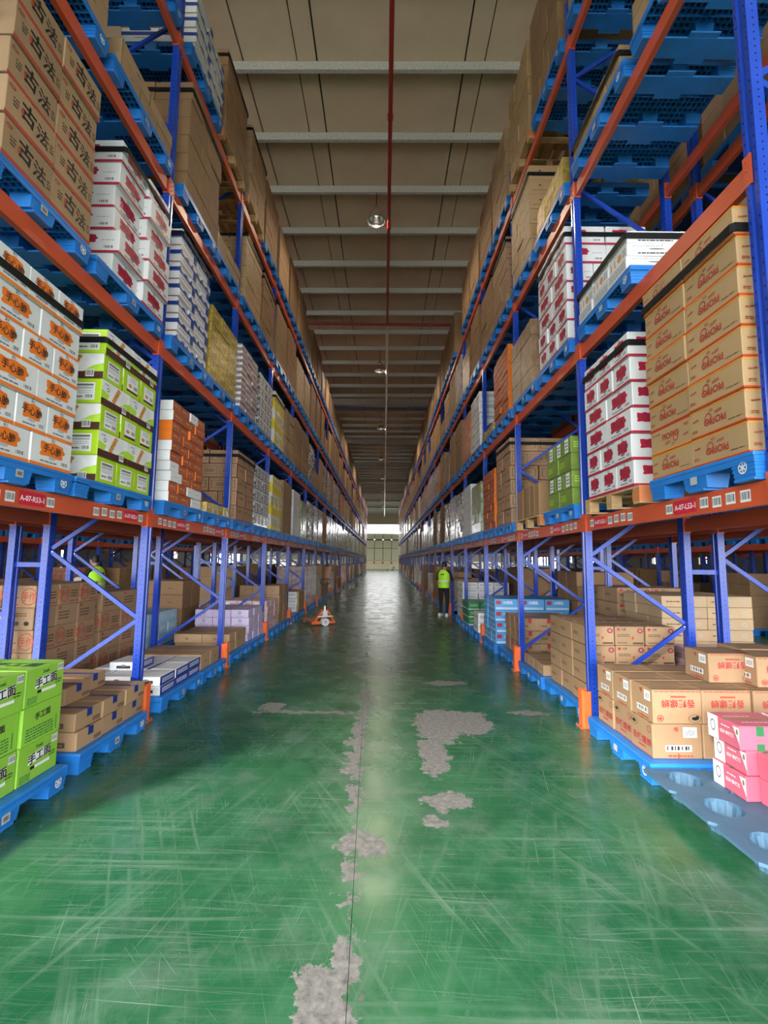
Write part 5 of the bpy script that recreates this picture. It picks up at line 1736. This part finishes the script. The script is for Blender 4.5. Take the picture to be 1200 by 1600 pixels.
# ------------------------------------------------------------------ people
def skin_mesh(name, verts, edges, radii, root, region, mats, subdiv=2):
    """Skin a stick figure, then colour its faces by the nearest bone's region."""
    me = bpy.data.meshes.new('sticks')
    me.from_pydata(verts, edges, [])
    o = bpy.data.objects.new('sticks', me)
    COL.objects.link(o)
    o.modifiers.new('skin', 'SKIN')
    sv = me.skin_vertices[0].data
    for i, r in enumerate(radii):
        sv[i].radius = r if isinstance(r, tuple) else (r, r)
        sv[i].use_root = (i == root)
    m2 = o.modifiers.new('sub', 'SUBSURF')
    m2.levels = m2.render_levels = subdiv
    dg = bpy.context.evaluated_depsgraph_get()
    out = bpy.data.meshes.new_from_object(o.evaluated_get(dg))
    out.name = name
    bpy.data.objects.remove(o)
    bpy.data.meshes.remove(me)
    out.materials.clear()
    for m in mats:
        out.materials.append(MATS[m])
    V = [Vector(v) for v in verts]
    for p in out.polygons:
        c = p.center
        best, bi = 1e9, 0
        for k, (a, b) in enumerate(edges):
            ab = V[b] - V[a]
            t = max(0, min(1, (c - V[a]).dot(ab) / max(ab.length_squared, 1e-9)))
            d = (c - V[a] - ab * t).length
            if d < best:
                best, bi = d, k
        p.material_index = region[bi]
        p.use_smooth = True
    return out


def person(label, loc, rz, arms, lean=0.0, head_turn=(0, 0), H=1.72):
    k = H / 1.72
    V, E, R, G = [], [], [], []

    def v(x, y, z, r, par=None, reg=0):
        V.append((x * k, y * k, z * k))
        R.append(tuple(q * k for q in r) if isinstance(r, tuple) else r * k)
        i = len(V) - 1
        if par is not None:
            E.append((par, i))
            G.append(reg)
        return i
    # regions: 0 shirt, 1 trousers, 2 skin
    pel = v(0, 0, 0.94, (0.155, 0.115))
    wai = v(0, 0.00 + lean * 0.2, 1.08, (0.145, 0.105), pel, 0)
    che = v(0, lean * 0.5, 1.28, (0.165, 0.115), wai, 0)
    upc = v(0, lean * 0.8, 1.39, (0.135, 0.095), che, 0)
    nec = v(0, lean * 1.0 + 0.01, 1.475, 0.052, upc, 2)
    hx, hy = head_turn
    hd0 = v(hx * 0.02, lean * 1.1 + 0.03, 1.535, (0.062, 0.078), nec, 2)
    hd1 = v(hx * 0.03, lean * 1.2 + 0.035, 1.605, (0.074, 0.092), hd0, 2)
    hd2 = v(hx * 0.03, lean * 1.2 + 0.025, 1.675, (0.060, 0.075), hd1, 2)
    v(hx * 0.03, lean * 1.2 + 0.135, 1.585, 0.012, hd1, 2)                 # nose
    for s in (-1, 1):
        v(hx * 0.03 + s * 0.083, lean * 1.2 + 0.02, 1.60, (0.010, 0.022), hd1, 2)   # ears
    for s in (-1, 1):
        hip = v(s * 0.095, 0, 0.88, 0.095, pel, 1)
        kne = v(s * 0.105, 0.02 + (0.03 if s > 0 else 0), 0.49, 0.062, hip, 1)
        ank = v(s * 0.11, -0.02, 0.10, 0.042, kne, 1)
        v(s * 0.125, 0.11, 0.045, (0.040, 0.03), ank, 1)
        sh = v(s * 0.185, lean * 0.8, 1.395, 0.062, upc, 0)
        (ex, ey, ez), (wx, wy, wz), fd = arms[0 if s < 0 else 1]
        mid = v((s * 0.185 + ex) / 2, (lean * 0.8 + ey) / 2, (1.395 + ez) / 2, 0.050, sh, 0)
        el = v(ex, ey, ez, 0.041, mid, 0)
        wr = v(wx, wy, wz, 0.027, el, 2)
        f = Vector(fd).normalized()
        side = f.cross(Vector((0, 0, 1))).normalized()
        pal_ = Vector((wx, wy, wz)) + f * 0.07
        pm = v(*pal_, (0.036, 0.018), wr, 2)
        for q, ln in enumerate((0.075, 0.085, 0.080, 0.062)):
            base = pal_ + side * (0.030 - 0.020 * q) + f * 0.03
            b0 = v(*base, 0.0095, pm, 2)
            b1 = v(*(base + f * ln * 0.5 - Vector((0, 0, 0.006))), 0.009, b0, 2)
            v(*(base + f * ln * 0.85 - Vector((0, 0, 0.030))), 0.008, b1, 2)
        th = Vector((wx, wy, wz)) + f * 0.03 + side * 0.030
        t0 = v(*th, 0.011, wr, 2)
        v(*(th + f * 0.045 + side * 0.022 - Vector((0, 0, 0.012))), 0.009, t0, 2)
    me = skin_mesh('person', V, E, R, 0, G, ['cloth_black', 'cloth_black', 'skin'])
    o = link('person', me, None, loc, rz)
    tag(o, label, 'person')
    # high-visibility vest: a shell over the torso
    mb = MB()
    n = 28
    rings = [(0.90, 0.178, 0.142, 0.0), (1.00, 0.182, 0.140, 0.0), (1.10, 0.180, 0.136, lean * 0.25), (1.22, 0.192, 0.140, lean * 0.45), (1.33, 0.200, 0.138, lean * 0.65),
             (1.41, 0.185, 0.120, lean * 0.8), (1.455, 0.120, 0.095, lean * 0.9), (1.475, 0.085, 0.080, lean * 0.95)]
    vs = []
    for z, rx, ry, yc in rings:
        for i in range(n):
            a = 2 * PI * i / n
            w = 1 + 0.015 * math.sin(5 * a + z * 9)
            vs.append((rx * w * math.cos(a) * k, (ry * w * math.sin(a) + yc) * k, z * k))
    fs = [(r * n + i, r * n + (i + 1) % n, (r + 1) * n + (i + 1) % n, (r + 1) * n + i) for r in range(len(rings) - 1) for i in range(n)]
    mb.add(vs, fs, 'hivis')
    vest = mb.build('vest', o, smooth=True)
    mb = MB()
    for z0, rx, ry, yc in ((1.085, 0.186, 0.142, lean * 0.25),):
        vs = []
        for z in (z0, z0 + 0.05):
            for i in range(n):
                a = 2 * PI * i / n
                vs.append(((rx + 0.004) * math.cos(a) * k, ((ry + 0.004) * math.sin(a) + yc) * k, z * k))
        mb.add(vs, [(i, (i + 1) % n, n + (i + 1) % n, n + i) for i in range(n)], 'hivis_band')
    mb.build('reflective_band', vest, smooth=True)
    mb = MB()
    for dx in (-0.055, 0.015):
        face_shapes(mb, [('r', 0, 0, 1, 1, 'black_ink')], 0.045, 0.05, lambda u, v_, l: ((dx + u) * k, (-0.142 + lean * 0.5) * k, (1.30 + v_) * k))
    mb.build('back_print', vest, fix=False)
    # hair, eyes, shoes
    hair = MB()
    hp = [(0.0, 0.105), (0.04, 0.100), (0.068, 0.078), (0.083, 0.04), (0.086, 0.0), (0.080, -0.035)]
    m_ = 18
    vs, fs = [], []
    for r, z in hp:
        for i in range(m_):
            a = 2 * PI * i / m_
            zz = z - (0.045 if math.sin(a) < -0.2 and z < 0.05 else 0)
            vs.append(((hx * 0.03 + r * math.cos(a)) * k, (lean * 1.2 + 0.015 + r * 1.12 * math.sin(a)) * k, (1.635 + zz + (0.03 if math.sin(a) > 0.4 and z < 0.02 else 0)) * k))
    for q in range(len(hp) - 1):
        for i in range(m_):
            fs.append((q * m_ + i, q * m_ + (i + 1) % m_, (q + 1) * m_ + (i + 1) % m_, (q + 1) * m_ + i))
    hair.add(vs, fs, 'hair')
    hair.build('hair', o, smooth=True)
    for s in (-1, 1):
        eye = MB()
        eye.lathe([(0.0, 0.008), (0.006, 0.006), (0.009, 0.0), (0.006, -0.006), (0.0, -0.008)], 'hair', 8, ((hx * 0.03 + s * 0.030) * k, (lean * 1.2 + 0.118) * k, 1.612 * k))
        eye.build('eye', o, smooth=True)
        sh = MB()
        prof = [(-0.075, 0.0), (0.19, 0.0), (0.20, 0.03), (0.15, 0.06), (0.06, 0.09), (-0.06, 0.10), (-0.085, 0.05)]
        cx = s * 0.118
        sh.extrude(prof, lambda a, b: ((cx - 0.045) * k, a * k, b * k), lambda a, b: ((cx + 0.045) * k, a * k, b * k), 'rubber_white')
        sh.build('shoe', o)
    return o


person('worker in lime vest and black trousers standing at the right rack', (1.93, 15.05, 0.001), math.radians(-28),
       [((-0.26, 0.10, 1.14), (-0.10, 0.34, 1.06), (0.5, 0.8, -0.1)), ((0.27, 0.10, 1.13), (0.22, 0.38, 1.14), (0.3, 1, 0))], lean=0.05)
person('worker in yellow vest reading papers in the next aisle to the left', (-6.36, 10.4, 0.001), math.radians(75),
       [((-0.25, 0.10, 1.14), (-0.10, 0.33, 1.15), (0.5, 0.8, 0.1)), ((0.25, 0.10, 1.14), (0.10, 0.33, 1.15), (-0.5, 0.8, 0.1))], lean=0.06, H=1.80)
mb = MB()
mb.cbox(-0.11, 0.11, -0.15, 0.15, 0, 0.012, 0.002, 'paper')
cb = mb.build('clipboard_papers', loc=(-6.86, 10.54, 1.235), parent=None)
cb.rotation_euler = (0.1, -0.35, math.radians(75))
tag(cb, 'white sheaf of papers held by the worker in the left aisle', 'papers')


# ------------------------------------------------------------------ pallet jack
def pallet_jack():
    o = link('pallet_jack', None, None, (-1.56, 12.62, 0.0), math.radians(28))
    tag(o, 'orange hand pallet jack parked on the aisle floor by the left rack', 'pallet jack')
    for s in (-1, 1):
        mb = MB()
        x = s * 0.19
        prof = [(0.10, 0.05), (1.15, 0.05), (1.22, 0.06), (1.20, 0.085), (1.15, 0.09), (0.10, 0.105)]
        mb.extrude(prof, lambda a, b: (x - 0.075, a, b), lambda a, b: (x + 0.075, a, b), 'jack_orange')
        f = mb.build('fork', o)
        mb = MB()
        mb.tube((x - 0.04, 1.05, 0.04), (x + 0.04, 1.05, 0.04), 0.038, 'rubber_white', 14)
        mb.build('load_roller', f)
    mb = MB()   # sloping A-shaped frame plates down to the fork roots
    for s in (-1, 1):
        mb.bar((s * 0.05, 0.02, 0.42), (s * 0.29, 0.10, 0.08), 0.05, 0.12, 'jack_orange', up=(0, 1, 0))
    mb.box(-0.33, 0.33, 0.08, 0.14, 0.04, 0.11, 'jack_orange')
    mb.build('mast_frame', o)
    mb = MB()
    mb.cbox(-0.07, 0.07, -0.05, 0.09, 0.22, 0.40, 0.02, 'rubber_white')
    mb.tube((0, 0.02, 0.40), (0, 0.02, 0.52), 0.035, 'bolt_steel', 12)
    mb.build('pump_housing', o)
    mb = MB()
    mb.box(-0.22, 0.22, -0.06, -0.04, 0.235, 0.265, 'rubber_white')
    mb.build('foot_bar', o)
    for y in (-0.075, 0.02):
        mb = MB()
        mb.tube((0, y, 0.10), (0, y + 0.055, 0.10), 0.10, 'rubber_white', 20)
        w = mb.build('steer_wheel', o)
        mb = MB()
        mb.tube((0, y - 0.004, 0.10), (0, y + 0.06, 0.10), 0.035, 'bolt_steel', 10)
        mb.build('hub', w)
    mb = MB()
    mb.tube((0, 0.02, 0.48), (-0.02, -0.02, 1.08), 0.024, 'dark_plastic', 10)
    h = mb.build('tiller_handle', o)
    mb = MB()
    pts = [(-0.02, -0.02, 1.06), (-0.15, -0.03, 1.12), (-0.15, -0.04, 1.24), (0.11, -0.04, 1.24), (0.11, -0.03, 1.12), (-0.02, -0.02, 1.06)]
    for a, b in zip(pts[:-1], pts[1:]):
        mb.tube(a, b, 0.014, 'dark_plastic', 8)
    mb.build('grip_loop', h)


pallet_jack()


# ------------------------------------------------------------------ small parked cart at the far end
def far_cart():
    o = link('parked_cart', None, None, (1.15, 84.0, 0.0))
    tag(o, 'small white and dark cart parked by the far wall', 'cart')
    mb = MB()
    prof = [(-0.75, 0.12), (0.55, 0.12), (0.60, 0.45), (0.25, 0.72), (-0.1, 0.62), (-0.7, 0.28)]
    mb.extrude(prof, lambda a, b: (a, -0.35, b), lambda a, b: (a, 0.35, b), 'rubber_white')
    mb.build('body_shell', o)
    mb = MB()
    mb.cbox(0.28, 0.75, -0.30, 0.30, 0.25, 0.62, 0.05, 'dark_plastic')
    mb.build('seat_box', o)
    for x in (-0.5, 0.4):
        for y in (-0.36, 0.36):
            mb = MB()
            mb.tube((x, y - 0.04, 0.12), (x, y + 0.04, 0.12), 0.12, 'dark_plastic', 14)
            mb.build('wheel', o)


far_cart()
